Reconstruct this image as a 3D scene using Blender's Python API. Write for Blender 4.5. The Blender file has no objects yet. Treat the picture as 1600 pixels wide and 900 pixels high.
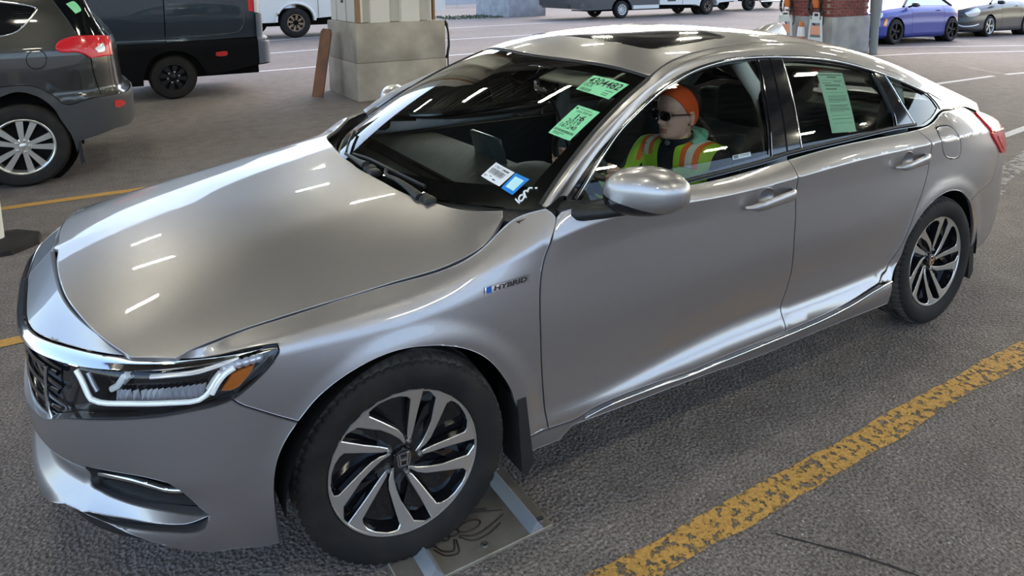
import bpy, bmesh, math, random
import numpy as np
from mathutils import Vector, Matrix
from mathutils.geometry import delaunay_2d_cdt

random.seed(7); np.random.seed(7)
PI = math.pi
sc = bpy.context.scene
COL = sc.collection

# ---------------------------------------------------------------- camera
cd = bpy.data.cameras.new('camera'); cam = bpy.data.objects.new('camera', cd); COL.objects.link(cam)
def cam_axes(yaw, pit, rol):
    cy, sy, cp, sp = math.cos(yaw), math.sin(yaw), math.cos(pit), math.sin(pit)
    f = Vector((sy*cp, cy*cp, -sp)); r = Vector((cy, -sy, 0)); d = f.cross(r)
    c, s = math.cos(rol), math.sin(rol)
    return c*r+s*d, -s*r+c*d, f
_r, _d, _f = cam_axes(0.54108, 0.15305, 0.01027)
M = Matrix.Identity(4)
for i in range(3):
    M[i][0] = _r[i]; M[i][1] = -_d[i]; M[i][2] = -_f[i]
M.translation = Vector((-0.7150, -2.6983, 1.7411))
cam.matrix_world = M
cd.sensor_fit = 'HORIZONTAL'; cd.sensor_width = 36; cd.lens = 1110.43/1600*36
cd.shift_y = (139.69-450)/1600; cd.clip_start = .05; cd.clip_end = 400
sc.camera = cam

# ---------------------------------------------------------------- sky
wd = bpy.data.worlds.new('sky'); sc.world = wd; wd.use_nodes = True
nt = wd.node_tree; nt.nodes.clear()
sky = nt.nodes.new('ShaderNodeTexSky'); sky.sky_type = 'NISHITA'; sky.sun_disc = False
sky.sun_elevation = math.radians(38); sky.sun_rotation = math.radians(60); sky.air_density = 1.0; sky.dust_density = 2.2; sky.ozone_density = 1.0
bg = nt.nodes.new('ShaderNodeBackground'); bg.inputs['Strength'].default_value = .35
wo = nt.nodes.new('ShaderNodeOutputWorld')
nt.links.new(sky.outputs[0], bg.inputs['Color']); nt.links.new(bg.outputs[0], wo.inputs['Surface'])

# ---------------------------------------------------------------- exposure
sc.view_settings.view_transform = 'Standard'; sc.view_settings.look = 'None'
sc.view_settings.exposure = 0.80; sc.view_settings.gamma = 1.0; sc.view_settings.use_curve_mapping = False
TUBE_POWER = 62.0
# ---------------------------------------------------------------- materials
def _n(nt, t, **kw):
    n = nt.nodes.new(t)
    for k, v in kw.items():
        setattr(n, k, v)
    return n
def mat(name, col, rough=.5, metal=0.0, spec=.5, coat=0.0, emit=None, estr=0.0, noise=None, bump=0.0, bscale=60.0, coat_rough=.03, aniso=0):
    m = bpy.data.materials.new(name); m.use_nodes = True; nt = m.node_tree; b = nt.nodes['Principled BSDF']
    b.inputs['Base Color'].default_value = (*col, 1); b.inputs['Roughness'].default_value = rough; b.inputs['Metallic'].default_value = metal
    b.inputs['Specular IOR Level'].default_value = spec; b.inputs['Coat Weight'].default_value = coat; b.inputs['Coat Roughness'].default_value = coat_rough
    if emit:
        b.inputs['Emission Color'].default_value = (*emit, 1); b.inputs['Emission Strength'].default_value = estr
    if noise:                                   # (colour 2, scale, contrast lo, hi)
        c2, s, lo, hi = noise
        tc = _n(nt, 'ShaderNodeTexCoord'); nz = _n(nt, 'ShaderNodeTexNoise'); nz.inputs['Scale'].default_value = s; nz.inputs['Detail'].default_value = 6
        rp = _n(nt, 'ShaderNodeValToRGB'); rp.color_ramp.elements[0].position = lo; rp.color_ramp.elements[1].position = hi
        rp.color_ramp.elements[0].color = (*col, 1); rp.color_ramp.elements[1].color = (*c2, 1)
        nt.links.new(tc.outputs['Object'], nz.inputs['Vector']); nt.links.new(nz.outputs['Fac'], rp.inputs['Fac']); nt.links.new(rp.outputs[0], b.inputs['Base Color'])
    if bump:
        tc = _n(nt, 'ShaderNodeTexCoord'); nz = _n(nt, 'ShaderNodeTexNoise'); nz.inputs['Scale'].default_value = bscale; nz.inputs['Detail'].default_value = 4
        bp = _n(nt, 'ShaderNodeBump'); bp.inputs['Strength'].default_value = bump; bp.inputs['Distance'].default_value = .01
        nt.links.new(tc.outputs['Object'], nz.inputs['Vector']); nt.links.new(nz.outputs['Fac'], bp.inputs['Height']); nt.links.new(bp.outputs[0], b.inputs['Normal'])
    return m
def glassmat(name, tint, gloss=1.0, ior=1.5):
    m = bpy.data.materials.new(name); m.use_nodes = True; nt = m.node_tree; nt.nodes.clear()
    o = _n(nt, 'ShaderNodeOutputMaterial'); mx = _n(nt, 'ShaderNodeMixShader'); tr = _n(nt, 'ShaderNodeBsdfTransparent'); gl = _n(nt, 'ShaderNodeBsdfGlossy'); fr = _n(nt, 'ShaderNodeFresnel')
    tr.inputs['Color'].default_value = (*tint, 1); gl.inputs['Roughness'].default_value = .0; gl.inputs['Color'].default_value = (gloss, gloss, gloss, 1); fr.inputs['IOR'].default_value = ior
    nt.links.new(fr.outputs[0], mx.inputs[0]); nt.links.new(tr.outputs[0], mx.inputs[1]); nt.links.new(gl.outputs[0], mx.inputs[2]); nt.links.new(mx.outputs[0], o.inputs['Surface'])
    return m
def paintmat(name, col, flake=.04, rough=.34, metal=.7, coat=1.0):
    m = mat(name, col, rough, metal, .5, coat); nt = m.node_tree; b = nt.nodes['Principled BSDF']
    tc = _n(nt, 'ShaderNodeTexCoord'); v = _n(nt, 'ShaderNodeTexNoise'); v.inputs['Scale'].default_value = 900; v.inputs['Detail'].default_value = 1
    h = _n(nt, 'ShaderNodeHueSaturation'); h.inputs['Color'].default_value = (*col, 1)
    mr = _n(nt, 'ShaderNodeMapRange'); mr.inputs['To Min'].default_value = 1-flake*3; mr.inputs['To Max'].default_value = 1+flake*3
    nt.links.new(tc.outputs['Object'], v.inputs['Vector']); nt.links.new(v.outputs['Fac'], mr.inputs['Value']); nt.links.new(mr.outputs[0], h.inputs['Value']); nt.links.new(h.outputs[0], b.inputs['Base Color'])
    return m
# ---------------------------------------------------------------- objects
def link(o, parent=None):
    COL.objects.link(o)
    if parent is not None: o.parent = parent
    return o
def tag(o, label=None, cat=None, group=None, kind=None):
    if label: o['label'] = label
    if cat: o['category'] = cat
    if group: o['group'] = group
    if kind: o['kind'] = kind
    return o
def thing(name, label, cat, loc=(0, 0, 0), rz=0, group=None):
    o = bpy.data.objects.new(name, None); o.empty_display_size = .2; link(o); o.location = loc; o.rotation_euler = (0, 0, rz)
    return tag(o, label, cat, group)
def mkmesh(name, V, F, mats, fm=None, smooth=40, normals=None):
    me = bpy.data.meshes.new(name); me.from_pydata([tuple(map(float, v)) for v in V], [], [tuple(map(int, f)) for f in F])
    for m in (mats if isinstance(mats, (list, tuple)) else [mats]): me.materials.append(m)
    if fm is not None and len(fm) == len(me.polygons): me.polygons.foreach_set('material_index', np.array(fm, dtype=np.int32))
    if normals is not None:
        me.polygons.foreach_set('use_smooth', np.ones(len(me.polygons), dtype=bool)); me.update()
        me.normals_split_custom_set_from_vertices([tuple(map(float, n)) for n in normals])
    elif smooth:
        me.polygons.foreach_set('use_smooth', np.ones(len(me.polygons), dtype=bool)); me.set_sharp_from_angle(angle=math.radians(smooth))
    me.update()
    return me
def mobj(name, V, F, mats, parent=None, fm=None, smooth=40, normals=None, loc=None):
    o = link(bpy.data.objects.new(name, mkmesh(name, V, F, mats, fm, smooth, normals)), parent)
    if loc is not None: o.location = loc
    return o
def inst(name, me, parent=None, loc=(0, 0, 0), rot=(0, 0, 0), scale=None):
    o = link(bpy.data.objects.new(name, me), parent); o.location = loc; o.rotation_euler = rot
    if scale: o.scale = scale
    return o
def copy_tree(o, parent=None):
    c = o.copy(); COL.objects.link(c); c.parent = parent
    for ch in list(o.children): copy_tree(ch, c)
    return c
class MB:
    """collects shapes into one mesh"""
    def __init__(s): s.V = []; s.F = []; s.m = []
    def add(s, V, F, mt=0):
        n = len(s.V); s.V += [tuple(v) for v in V]; s.F += [tuple(i+n for i in f) for f in F]; s.m += [mt]*len(F); return s
    def box(s, c, d, rz=0, mt=0, ry=0, rx=0):
        R = Matrix.Rotation(rz, 3, 'Z') @ Matrix.Rotation(ry, 3, 'Y') @ Matrix.Rotation(rx, 3, 'X')
        V = [Vector(c)+R @ Vector((x*d[0]/2, y*d[1]/2, z*d[2]/2)) for x in (-1, 1) for y in (-1, 1) for z in (-1, 1)]
        return s.add(V, [(0,1,3,2),(4,6,7,5),(0,4,5,1),(2,3,7,6),(0,2,6,4),(1,5,7,3)], mt)
    def rbox(s, c, d, r=.01, seg=2, rz=0, mt=0, ry=0, rx=0):
        bm = bmesh.new(); bmesh.ops.create_cube(bm, size=1.0)
        for v in bm.verts: v.co = Vector((v.co.x*d[0], v.co.y*d[1], v.co.z*d[2]))
        bmesh.ops.bevel(bm, geom=list(bm.edges), offset=min(r, min(d)*.49), segments=seg, affect='EDGES', profile=.5)
        R = Matrix.Rotation(rz, 3, 'Z') @ Matrix.Rotation(ry, 3, 'Y') @ Matrix.Rotation(rx, 3, 'X'); bm.verts.index_update()
        V = [Vector(c)+R @ v.co for v in bm.verts]; F = [[v.index for v in f.verts] for f in bm.faces]; bm.free()
        return s.add(V, F, mt)
    def tube(s, P, r, n=8, mt=0, caps=True, flat=1.0, up=(0, 0, 1)):
        P = [Vector(p) for p in P]; R = r if isinstance(r, (list, tuple)) else [r]*len(P); V = []; F = []
        for i, p in enumerate(P):
            t = (P[min(i+1, len(P)-1)]-P[max(i-1, 0)]).normalized()
            u = Vector(up) if abs(t.dot(Vector(up))) < .95 else Vector((1, 0, 0)) if abs(t.x) < .9 else Vector((0, 1, 0))
            a = t.cross(u).normalized(); b = a.cross(t)
            V += [p+(a*math.cos(2*PI*k/n)*flat+b*math.sin(2*PI*k/n))*R[i] for k in range(n)]
        for i in range(len(P)-1):
            for k in range(n): F.append((i*n+k, i*n+(k+1) % n, (i+1)*n+(k+1) % n, (i+1)*n+k))
        if caps: F += [tuple(range(n))[::-1], tuple(range((len(P)-1)*n, len(P)*n))]
        return s.add(V, F, mt)
    def lathe(s, prof, o=(0, 0, 0), axis=(0, 0, 1), n=32, mt=0, close=False, seg_mt=None):
        """prof: (radius, height along axis)"""
        A = Vector(axis).normalized(); u = A.orthogonal().normalized(); w = A.cross(u); O = Vector(o); V = []; m = len(prof)
        for k in range(n):
            c, sn = math.cos(2*PI*k/n), math.sin(2*PI*k/n)
            V += [O+A*h+(u*c+w*sn)*r for r, h in prof]
        b = len(s.V); s.V += [tuple(v) for v in V]
        for k in range(n):
            k2 = (k+1) % n
            for i in range(m-1 if not close else m):
                j = (i+1) % m
                s.F.append((b+k*m+i, b+k2*m+i, b+k2*m+j, b+k*m+j)); s.m.append(mt if seg_mt is None else seg_mt[i])
        return s
    def prism(s, poly, frame, h0, h1, mt=0, side=None, cap0=True):
        """poly of (u,v) in frame (origin, U, V, N), extruded from h0 to h1 along N"""
        O, U, W, N = map(Vector, frame); n = len(poly)
        ar = sum(poly[i][0]*poly[(i+1) % n][1]-poly[(i+1) % n][0]*poly[i][1] for i in range(n))
        if ar < 0: poly = poly[::-1]
        V = [O+U*p[0]+W*p[1]+N*h0 for p in poly]+[O+U*p[0]+W*p[1]+N*h1 for p in poly]
        s.add(V, [tuple(range(n, 2*n))]+([tuple(range(n))[::-1]] if cap0 else []), mt)
        b = len(s.V)-2*n
        for i in range(n):
            s.F.append((b+i, b+(i+1) % n, b+n+(i+1) % n, b+n+i)); s.m.append(mt if side is None else side)
        return s
    def build(s, name, mats, parent=None, smooth=40, loc=None, rot=None):
        o = mobj(name, s.V, s.F, mats, parent, s.m, smooth)
        if loc is not None: o.location = loc
        if rot is not None: o.rotation_euler = rot
        return o
    def mesh(s, name, mats, smooth=40): return mkmesh(name, s.V, s.F, mats, s.m, smooth)
def crom(P, step=.02, closed=False):
    """smooth curve through 2D/3D points, resampled"""
    P = np.array(P, float)
    if len(P) < 3:
        n = max(1, int(np.linalg.norm(P[-1]-P[0])/step)); return np.array([P[0]+(P[-1]-P[0])*t for t in np.linspace(0, 1, n+1)])
    Q = np.vstack([2*P[0]-P[1], P, 2*P[-1]-P[-2]]); out = []
    for i in range(1, len(Q)-2):
        p0, p1, p2, p3 = Q[i-1:i+3]
        t1 = max(np.linalg.norm(p1-p0), 1e-6)**.5; t2 = t1+max(np.linalg.norm(p2-p1), 1e-6)**.5; t3 = t2+max(np.linalg.norm(p3-p2), 1e-6)**.5
        n = max(1, int(math.ceil(np.linalg.norm(p2-p1)/step)))
        for t in np.linspace(t1, t2, n, endpoint=False):
            A1 = (t1-t)/t1*p0+t/t1*p1; A2 = (t2-t)/(t2-t1)*p1+(t-t1)/(t2-t1)*p2; A3 = (t3-t)/(t3-t2)*p2+(t-t2)/(t3-t2)*p3
            B1 = (t2-t)/t2*A1+t/t2*A2; B2 = (t3-t)/(t3-t1)*A2+(t-t1)/(t3-t1)*A3
            out.append((t2-t)/(t2-t1)*B1+(t-t1)/(t2-t1)*B2)
    out.append(P[-1]); return np.array(out)
def textmesh(txt, size=1.0, bold=0.0, align='LEFT'):
    cu = bpy.data.curves.new('t', 'FONT'); cu.body = txt; cu.size = size; cu.align_x = align; cu.offset = bold; cu.resolution_u = 3
    o = bpy.data.objects.new('t', cu); COL.objects.link(o); dg = bpy.context.evaluated_depsgraph_get(); ev = o.evaluated_get(dg); me = ev.to_mesh()
    V = [tuple(v.co) for v in me.vertices]; F = [tuple(p.vertices) for p in me.polygons]; ev.to_mesh_clear()
    bpy.data.objects.remove(o); bpy.data.curves.remove(cu); return V, F
# ---------------------------------------------------------------- panels cut from smooth surfaces
def inside(P, loops):
    c = np.zeros(len(P), bool)
    for L in loops:
        L = np.asarray(L); x, y = P[:, 0], P[:, 1]; j = len(L)-1
        for i in range(len(L)):
            xi, yi = L[i]; xj, yj = L[j]
            if yi != yj:
                h = ((yi > y) != (yj > y)) & (x < (xj-xi)*(y-yi)/(yj-yi)+xi); c ^= h
            j = i
    return c
def offs(L, d):
    """move a CCW polygon inwards by d"""
    L = np.asarray(L); a = L-np.roll(L, 1, 0); b = np.roll(L, -1, 0)-L
    na = np.stack([-a[:, 1], a[:, 0]], 1); nb = np.stack([-b[:, 1], b[:, 0]], 1)
    na /= np.maximum(np.linalg.norm(na, axis=1), 1e-9)[:, None]; nb /= np.maximum(np.linalg.norm(nb, axis=1), 1e-9)[:, None]
    n = na+nb; k = np.sum(n*na, 1); n = n/np.clip(k, .35, None)[:, None]
    return L+n*d
def outline(segs, step=.018):
    if not isinstance(segs[0][0], (list, tuple)): segs = [segs]
    pts = []
    for s in segs:
        c = crom(s, step); pts += [tuple(p) for p in c]
    out = [pts[0]]
    for p in pts[1:]:
        if math.hypot(p[0]-out[-1][0], p[1]-out[-1][1]) > step*.18: out.append(p)
    if math.hypot(out[0][0]-out[-1][0], out[0][1]-out[-1][1]) < step*.18: out.pop()
    L = np.array(out); x, y = L[:, 0], L[:, 1]
    if np.sum(x*np.roll(y, -1)-np.roll(x, -1)*y) < 0: L = L[::-1]
    return L
SCL = dict(wind=(.95, .8))
def panel(name, surf, segs, m, parent, off=0.0, grid=.035, holes=(), inset=.0022, flange=.013, round_=.0035, side=1, flat=False, step=.018, tf=None, feats=(), center=(1.45, 0, .62)):
    """cut the outline out of the named surface, round its rim and turn its edge inwards; side=-1 builds the mirrored twin"""
    f = SURF[surf]; su = np.array(SCL.get(surf, (1, 1)))
    loops = [outline([[tuple(np.array(p)*su) for p in s] for s in (segs if isinstance(segs[0][0], (list, tuple)) else [segs])], step)]
    for h in holes:
        loops.append(outline([[tuple(np.array(p)*su) for p in s] for s in (h if isinstance(h[0][0], (list, tuple)) else [h])], step)[::-1])
    rings0 = [offs(L, inset) for L in loops]; rings1 = [offs(L, inset+round_) for L in loops] if round_ else []
    pts = []; eds = []
    for R in rings0:
        n0 = len(pts); pts += [tuple(p) for p in R]; eds += [(n0+i, n0+(i+1) % len(R)) for i in range(len(R))]
    nb = len(pts)
    for R in rings1:
        pts += [tuple(p) for p in R]
    allb = np.vstack(rings0); lo = allb.min(0); hi = allb.max(0)
    gx, gy = np.meshgrid(np.arange(lo[0]+grid*.5, hi[0], grid), np.arange(lo[1]+grid*.5, hi[1], grid)); G = np.stack([gx.ravel(), gy.ravel()], 1)
    G = G+np.random.rand(*G.shape)*grid*.02
    if len(G):
        G = G[inside(G, rings0)]
        if len(G):
            keep = np.ones(len(G), bool)
            for k in range(0, len(G), 4000):
                D = np.sqrt(((G[k:k+4000, None, :]-allb[None])**2).sum(2)).min(1); keep[k:k+4000] = D > max(grid*.45, inset+round_*1.6)
            G = G[keep]
            for fb in feats: G = G[np.abs(G[:, 1]-fb) > grid*.3]
            pts += [tuple(p) for p in G]
    for fb in feats:
        for db in (-.0045, 0, .0045):
            G = np.array([(x, fb+db) for x in np.arange(lo[0], hi[0], .03)]); G = G[inside(G, [offs(L, .012) for L in loops[:1]])]
            pts += [tuple(p) for p in G]
    vs, es, fs, ov, _, _ = delaunay_2d_cdt([Vector(p) for p in pts], eds, [], 0, 1e-6, True)
    Q = np.array([(v[0], v[1]) for v in vs]); T = np.array([t for t in fs if len(t) == 3])
    T = T[inside(Q[T].mean(1), rings0)]
    used = np.unique(T); mp = -np.ones(len(Q), int); mp[used] = np.arange(len(used)); Q = Q[used]; T = mp[T]
    isb = np.zeros(len(Q), bool); bidx = {}
    for i, o in enumerate(ov):
        if mp[i] >= 0 and any(k < nb for k in o): isb[mp[i]] = True
        for k in o:
            if mp[i] >= 0: bidx[k] = mp[i]
    A = Q/su; P = f(A[:, 0], A[:, 1]); N = normals(f, A[:, 0], A[:, 1])
    sg = np.sign(np.sum(N*(P-np.array(center)), 1).sum()); N = N*sg
    P = P+N*off
    if round_:
        P[isb] -= N[isb]*round_*.45
    # fix winding
    g = np.cross(P[T[:, 1]]-P[T[:, 0]], P[T[:, 2]]-P[T[:, 0]]); fl = np.sum(g*N[T].mean(1), 1) < 0; T[fl] = T[fl][:, ::-1]
    V = list(P); F = [tuple(t) for t in T]; NN = list(N)
    n0 = 0
    for R in rings0:
        ids = [bidx.get(n0+i) for i in range(len(R))]; n0 += len(R); ids = [i for i in ids if i is not None]
        if round_:
            c = P[ids]; tg = np.roll(c, -1, 0)-np.roll(c, 1, 0); ou = np.cross(tg, N[ids]); ou /= np.maximum(np.linalg.norm(ou, axis=1), 1e-9)[:, None]
            for i, o in zip(ids, ou):
                q = N[i]+o*.9; NN[i] = q/np.linalg.norm(q)
        else:
            c = P[ids]; tg = np.roll(c, -1, 0)-np.roll(c, 1, 0); ou = np.cross(tg, N[ids]); ou /= np.maximum(np.linalg.norm(ou, axis=1), 1e-9)[:, None]
        if flange:
            b = len(V)
            for i, o in zip(ids, ou): V.append(V[i]); NN.append(o)
            for i, o in zip(ids, ou): V.append(V[i]-N[i]*flange); NN.append(o)
            k = len(ids)
            for i in range(k): F.append((b+i, b+k+i, b+k+(i+1) % k, b+(i+1) % k))
    V = np.array(V); NN = np.array(NN)
    V, NN, F = place(V, NN, F, side)
    if tf is not None: V, NN = tf(V, NN)
    return mobj(name, V, F, m, parent, normals=None if flat else NN)
def place(V, N, F, side):
    """(x,w,z) -> world; side 1 = driver's side (towards -y)"""
    V = V.copy(); N = N.copy()
    if side == 1:
        V[:, 1] *= -1; N[:, 1] *= -1; F = [f[::-1] for f in F]
    else:
        V[:, 2] += twist(V[:, 0], -V[:, 1], V[:, 2])
    return V, N, F
def surf_pts(surf, ab, off=0.0, side=1, center=(1.45, 0, .62)):
    f = SURF[surf]; ab = np.array(ab, float); P = f(ab[:, 0], ab[:, 1]); N = normals(f, ab[:, 0], ab[:, 1])
    N = N*np.sign(np.sum(N*(P-np.array(center)), 1).sum()); P = P+N*off
    P, N, _ = place(P, N, [], side)
    return P, N
def on_surf(me_vf, surf, a0, b0, da, db, off=.0015, side=1):
    """map flat text/graphics (u right, v up) to a surface patch: a = a0+u*da[0]+v*da[1] ..."""
    V, F = me_vf; V = np.array(V); ab = np.stack([a0+V[:, 0]*da[0]+V[:, 1]*da[1], b0+V[:, 0]*db[0]+V[:, 1]*db[1]], 1)
    P, N = surf_pts(surf, ab, off, side)
    return [tuple(p) for p in P], F
def strip(name, surf, ab, r, m, parent, off=0.0, side=1, n=8, flat=1.0, step=.03):
    P, N = surf_pts(surf, crom(ab, step), off, side); b = MB(); b.tube([Vector(p) for p in P], r, n, flat=flat); return b.build(name, [m], parent, smooth=60)
# ---------------------------------------------------------------- shared materials
PAINT = paintmat('silver_grey_paint', (.40, .388, .40), metal=.90, rough=.38)
CHROME = mat('chrome', (.75, .75, .76), .08, 1.0)
ALLOY = mat('machined_alloy', (.62, .60, .585), .28, .85)
BLACKG = mat('gloss_black', (.008, .008, .010), .08, 0, .5, .6)
BLACKP = mat('black_plastic', (.014, .014, .015), .5, 0, .4, bump=.15, bscale=300)
DARK = mat('dark_cavity', (.006, .006, .006), .9, 0, .1)
RUBBER = mat('tyre_rubber', (.010, .0095, .0095), .72, 0, .3, noise=((.026, .020, .016), 8, .45, .75), bump=.12, bscale=220)
GLASS = glassmat('tinted_glass', (.93, .975, .945))
GLASSD = glassmat('privacy_tint_glass', (.70, .80, .75))
LENS = glassmat('clear_lens', (.93, .94, .96))
WHITEP = mat('white_print', (.82, .82, .84), .5)
INKM = mat('black_ink', (.012, .012, .012), .6)
GREENP = mat('green_paper', (.24, .68, .36), .6)
TRIMB = mat('cabin_trim_black', (.030, .032, .031), .62, bump=.1, bscale=240)
TRIMG = mat('cabin_trim_grey', (.48, .50, .48), .75)
SEATM = mat('black_seat_cloth', (.034, .036, .037), .8, bump=.2, bscale=350)
AMBER = mat('amber_reflector', (.75, .20, .012), .18, 0, .6, .8, bump=.25, bscale=120)
REDL = mat('red_lamp', (.62, .016, .026), .15, 0, .4, .35)
REDR = mat('red_reflector', (.5, .02, .02), .2, 0, .6, .8)
SILVERR = mat('lamp_reflector', (.85, .85, .88), .22, .55)
LGUIDE = mat('light_guide', (.72, .78, .80), .15, .2, .6, .6, emit=(.85, .95, 1.0), estr=.10)
LUG = mat('lug_steel', (.34, .33, .31), .35, .9)
TREAD = mat('dusty_lit_tread', (.085, .076, .068), .85, 0, .3, noise=((.022, .02, .018), 14, .4, .7))  # dust tone, raised further to stand in for light from the front
MATTE = mat('matte_black', (.006, .006, .007), .9, 0, .1)
# ---------------------------------------------------------------- sedan body surfaces (x back from the front axle, w outwards, z up)
def spl(xs, ys):
    """natural cubic spline -> vectorised function (linear outside)"""
    xs = np.asarray(xs, float); ys = np.asarray(ys, float); n = len(xs); h = np.diff(xs)
    A = np.zeros((n, n)); r = np.zeros(n); A[0, 0] = A[-1, -1] = 1
    for i in range(1, n-1):
        A[i, i-1] = h[i-1]; A[i, i] = 2*(h[i-1]+h[i]); A[i, i+1] = h[i]
        r[i] = 6*((ys[i+1]-ys[i])/h[i] - (ys[i]-ys[i-1])/h[i-1])
    M = np.linalg.solve(A, r)
    def f(x):
        x = np.asarray(x, float); i = np.clip(np.searchsorted(xs, x)-1, 0, n-2)
        d = x-xs[i]; H = h[i]
        b = (ys[i+1]-ys[i])/H - H*(2*M[i]+M[i+1])/6
        v = ys[i]+b*d+M[i]/2*d*d+(M[i+1]-M[i])/(6*H)*d**3
        s0 = (ys[1]-ys[0])/h[0]-h[0]*M[1]/6; s1 = (ys[-1]-ys[-2])/h[-1]+h[-1]*M[-2]/6
        v = np.where(x < xs[0], ys[0]+s0*(x-xs[0]), v)
        return np.where(x > xs[-1], ys[-1]+s1*(x-xs[-1]), v)
    return f
def mono(xs, ys):
    """monotone cubic (PCHIP)"""
    xs = np.asarray(xs, float); ys = np.asarray(ys, float); h = np.diff(xs); d = np.diff(ys)/h
    m = np.zeros(len(xs)); m[0] = d[0]; m[-1] = d[-1]
    for i in range(1, len(xs)-1):
        if d[i-1]*d[i] > 0:
            w1 = 2*h[i]+h[i-1]; w2 = h[i]+2*h[i-1]; m[i] = (w1+w2)/(w1/d[i-1]+w2/d[i])
    def f(x):
        x = np.clip(np.asarray(x, float), xs[0], xs[-1]); i = np.clip(np.searchsorted(xs, x)-1, 0, len(xs)-2)
        t = (x-xs[i])/h[i]
        return ((1+2*t)*(1-t)**2*ys[i]+t*(1-t)**2*h[i]*m[i]+t*t*(3-2*t)*ys[i+1]+t*t*(t-1)*h[i]*m[i+1])
    return f
PLAN = [(-0.97,0),(-0.962,0.25),(-0.93,0.45),(-0.85,0.62),(-0.73,0.76),(-0.56,0.855),(-0.46,0.8844),(-0.35,0.905),(0,0.932),(0.3,0.93),(0.41,0.928),(0.5,0.925),(1.2,0.93),(2,0.932),(2.7,0.925),(2.9,0.917),(3,0.912),(3.1,0.905),(3.4,0.865),(3.65,0.79),(3.82,0.65),(3.9,0.4),(3.92,0)]
_p = np.array(PLAN); SST = np.concatenate([[0], np.cumsum(np.linalg.norm(np.diff(_p, axis=0), axis=1))])
_px = spl(SST, _p[:, 0]); _pw = spl(SST, _p[:, 1])
def plan(s):
    return _px(s), _pw(s)
def plan_n(s):
    e = 1e-3
    tx = _px(s+e)-_px(s-e); tw = _pw(s+e)-_pw(s-e); l = np.hypot(tx, tw)
    return -tw/l, tx/l
# eight feature lines, each (inward offset, z) per station
LB = [1.0, .93, .84, .66, .47, .385, .305, .195]
LINES = [
 [(0.1047,0.8834),(0.1158,0.8849),(0.1077,0.8786),(0.0737,0.8643),(0.034,0.838),(0.0255,0.8196),(0.065,0.8318),(0.0875,0.8412),(0.1026,0.8694),(0.088,0.932),(0.104,0.992),(0.075,1.015),(0.065,0.995),(0.07,1.03),(0.095,1.02),(0.125,1.035),(0.147,1.057),(0.158,1.054),(0.187,1.034),(0.15,0.985),(0.1,0.955),(0.06,0.965),(0.05,0.97)],
 [(0.03,0.802),(0.03,0.802),(0.024,0.8),(0.03,0.803),(0.026,0.802),(0.022,0.798),(0.024,0.803),(0.03,0.812),(0.045,0.83),(0.03,0.868),(0.02,0.892),(0.01,0.918),(0,0.945),(0,0.962),(0.014,0.955),(0.018,0.951),(0.0215,0.948),(0.025,0.945),(0.03,0.918),(0.03,0.9),(0.02,0.89),(0.01,0.89),(0,0.89)],
 [(0.004,0.765),(0.004,0.765),(0.003,0.765),(0.002,0.765),(0,0.765),(0,0.765),(0.0033,0.7673),(0.008,0.77),(0.014,0.775),(0.01,0.8),(0.0095,0.815),(0.009,0.83),(0.008,0.86),(0.008,0.87),(0.014,0.87),(0.014,0.866),(0.0135,0.863),(0.013,0.86),(0.01,0.83),(0.005,0.8),(0,0.78),(0,0.78),(0,0.78)],
 [(0,0.62),(0,0.62),(0,0.62),(0,0.62),(0,0.63),(0,0.64),(0,0.6468),(0,0.655),(0,0.67),(0.002,0.66),(0.003,0.66),(0.004,0.66),(0.008,0.68),(0.008,0.68),(0.003,0.69),(0.0015,0.686),(0.0007,0.683),(0,0.68),(0,0.65),(0,0.64),(0,0.62),(0,0.62),(0,0.62)],
 [(0.008,0.49),(0.008,0.49),(0.008,0.49),(0.008,0.49),(0.008,0.49),(0.002,0.47),(0.0033,0.4738),(0.004,0.48),(0.004,0.5),(0.006,0.47),(0.0075,0.465),(0.009,0.46),(0.028,0.46),(0.032,0.47),(0.016,0.48),(0.013,0.48),(0.0115,0.48),(0.01,0.48),(0.004,0.48),(0,0.48),(0,0.48),(0,0.48),(0,0.48)],
 [(0.052,0.41),(0.052,0.41),(0.052,0.41),(0.052,0.41),(0.04,0.405),(0.014,0.39),(0.0101,0.3866),(0.01,0.385),(0.01,0.39),(0.01,0.38),(0.01,0.37),(0.01,0.36),(0.036,0.385),(0.034,0.4),(0.02,0.42),(0.016,0.411),(0.014,0.405),(0.012,0.4),(0.01,0.385),(0.01,0.385),(0.01,0.385),(0.01,0.385),(0.01,0.385)],
 [(0,0.325),(0,0.325),(0,0.325),(0,0.325),(0.004,0.32),(0.02,0.305),(0.0211,0.3041),(0.02,0.305),(0.015,0.3),(0.008,0.295),(0.0055,0.292),(0.003,0.29),(0,0.308),(-0.008,0.315),(-0.005,0.325),(0.007,0.318),(0.0135,0.314),(0.02,0.31),(0.025,0.305),(0.025,0.305),(0.025,0.305),(0.025,0.305),(0.025,0.305)],
 [(0.03,0.235),(0.03,0.235),(0.03,0.235),(0.03,0.235),(0.03,0.235),(0.05,0.195),(0.05,0.1935),(0.05,0.19),(0.04,0.185),(0.03,0.18),(0.025,0.18),(0.02,0.18),(0.018,0.197),(0.018,0.19),(0.02,0.195),(0.032,0.206),(0.0385,0.211),(0.045,0.215),(0.055,0.235),(0.06,0.235),(0.06,0.235),(0.06,0.235),(0.06,0.235)]]
_lo = [spl(SST, [q[0] for q in L]) for L in LINES]; _lz = [spl(SST, [q[1] for q in L]) for L in LINES]
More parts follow.
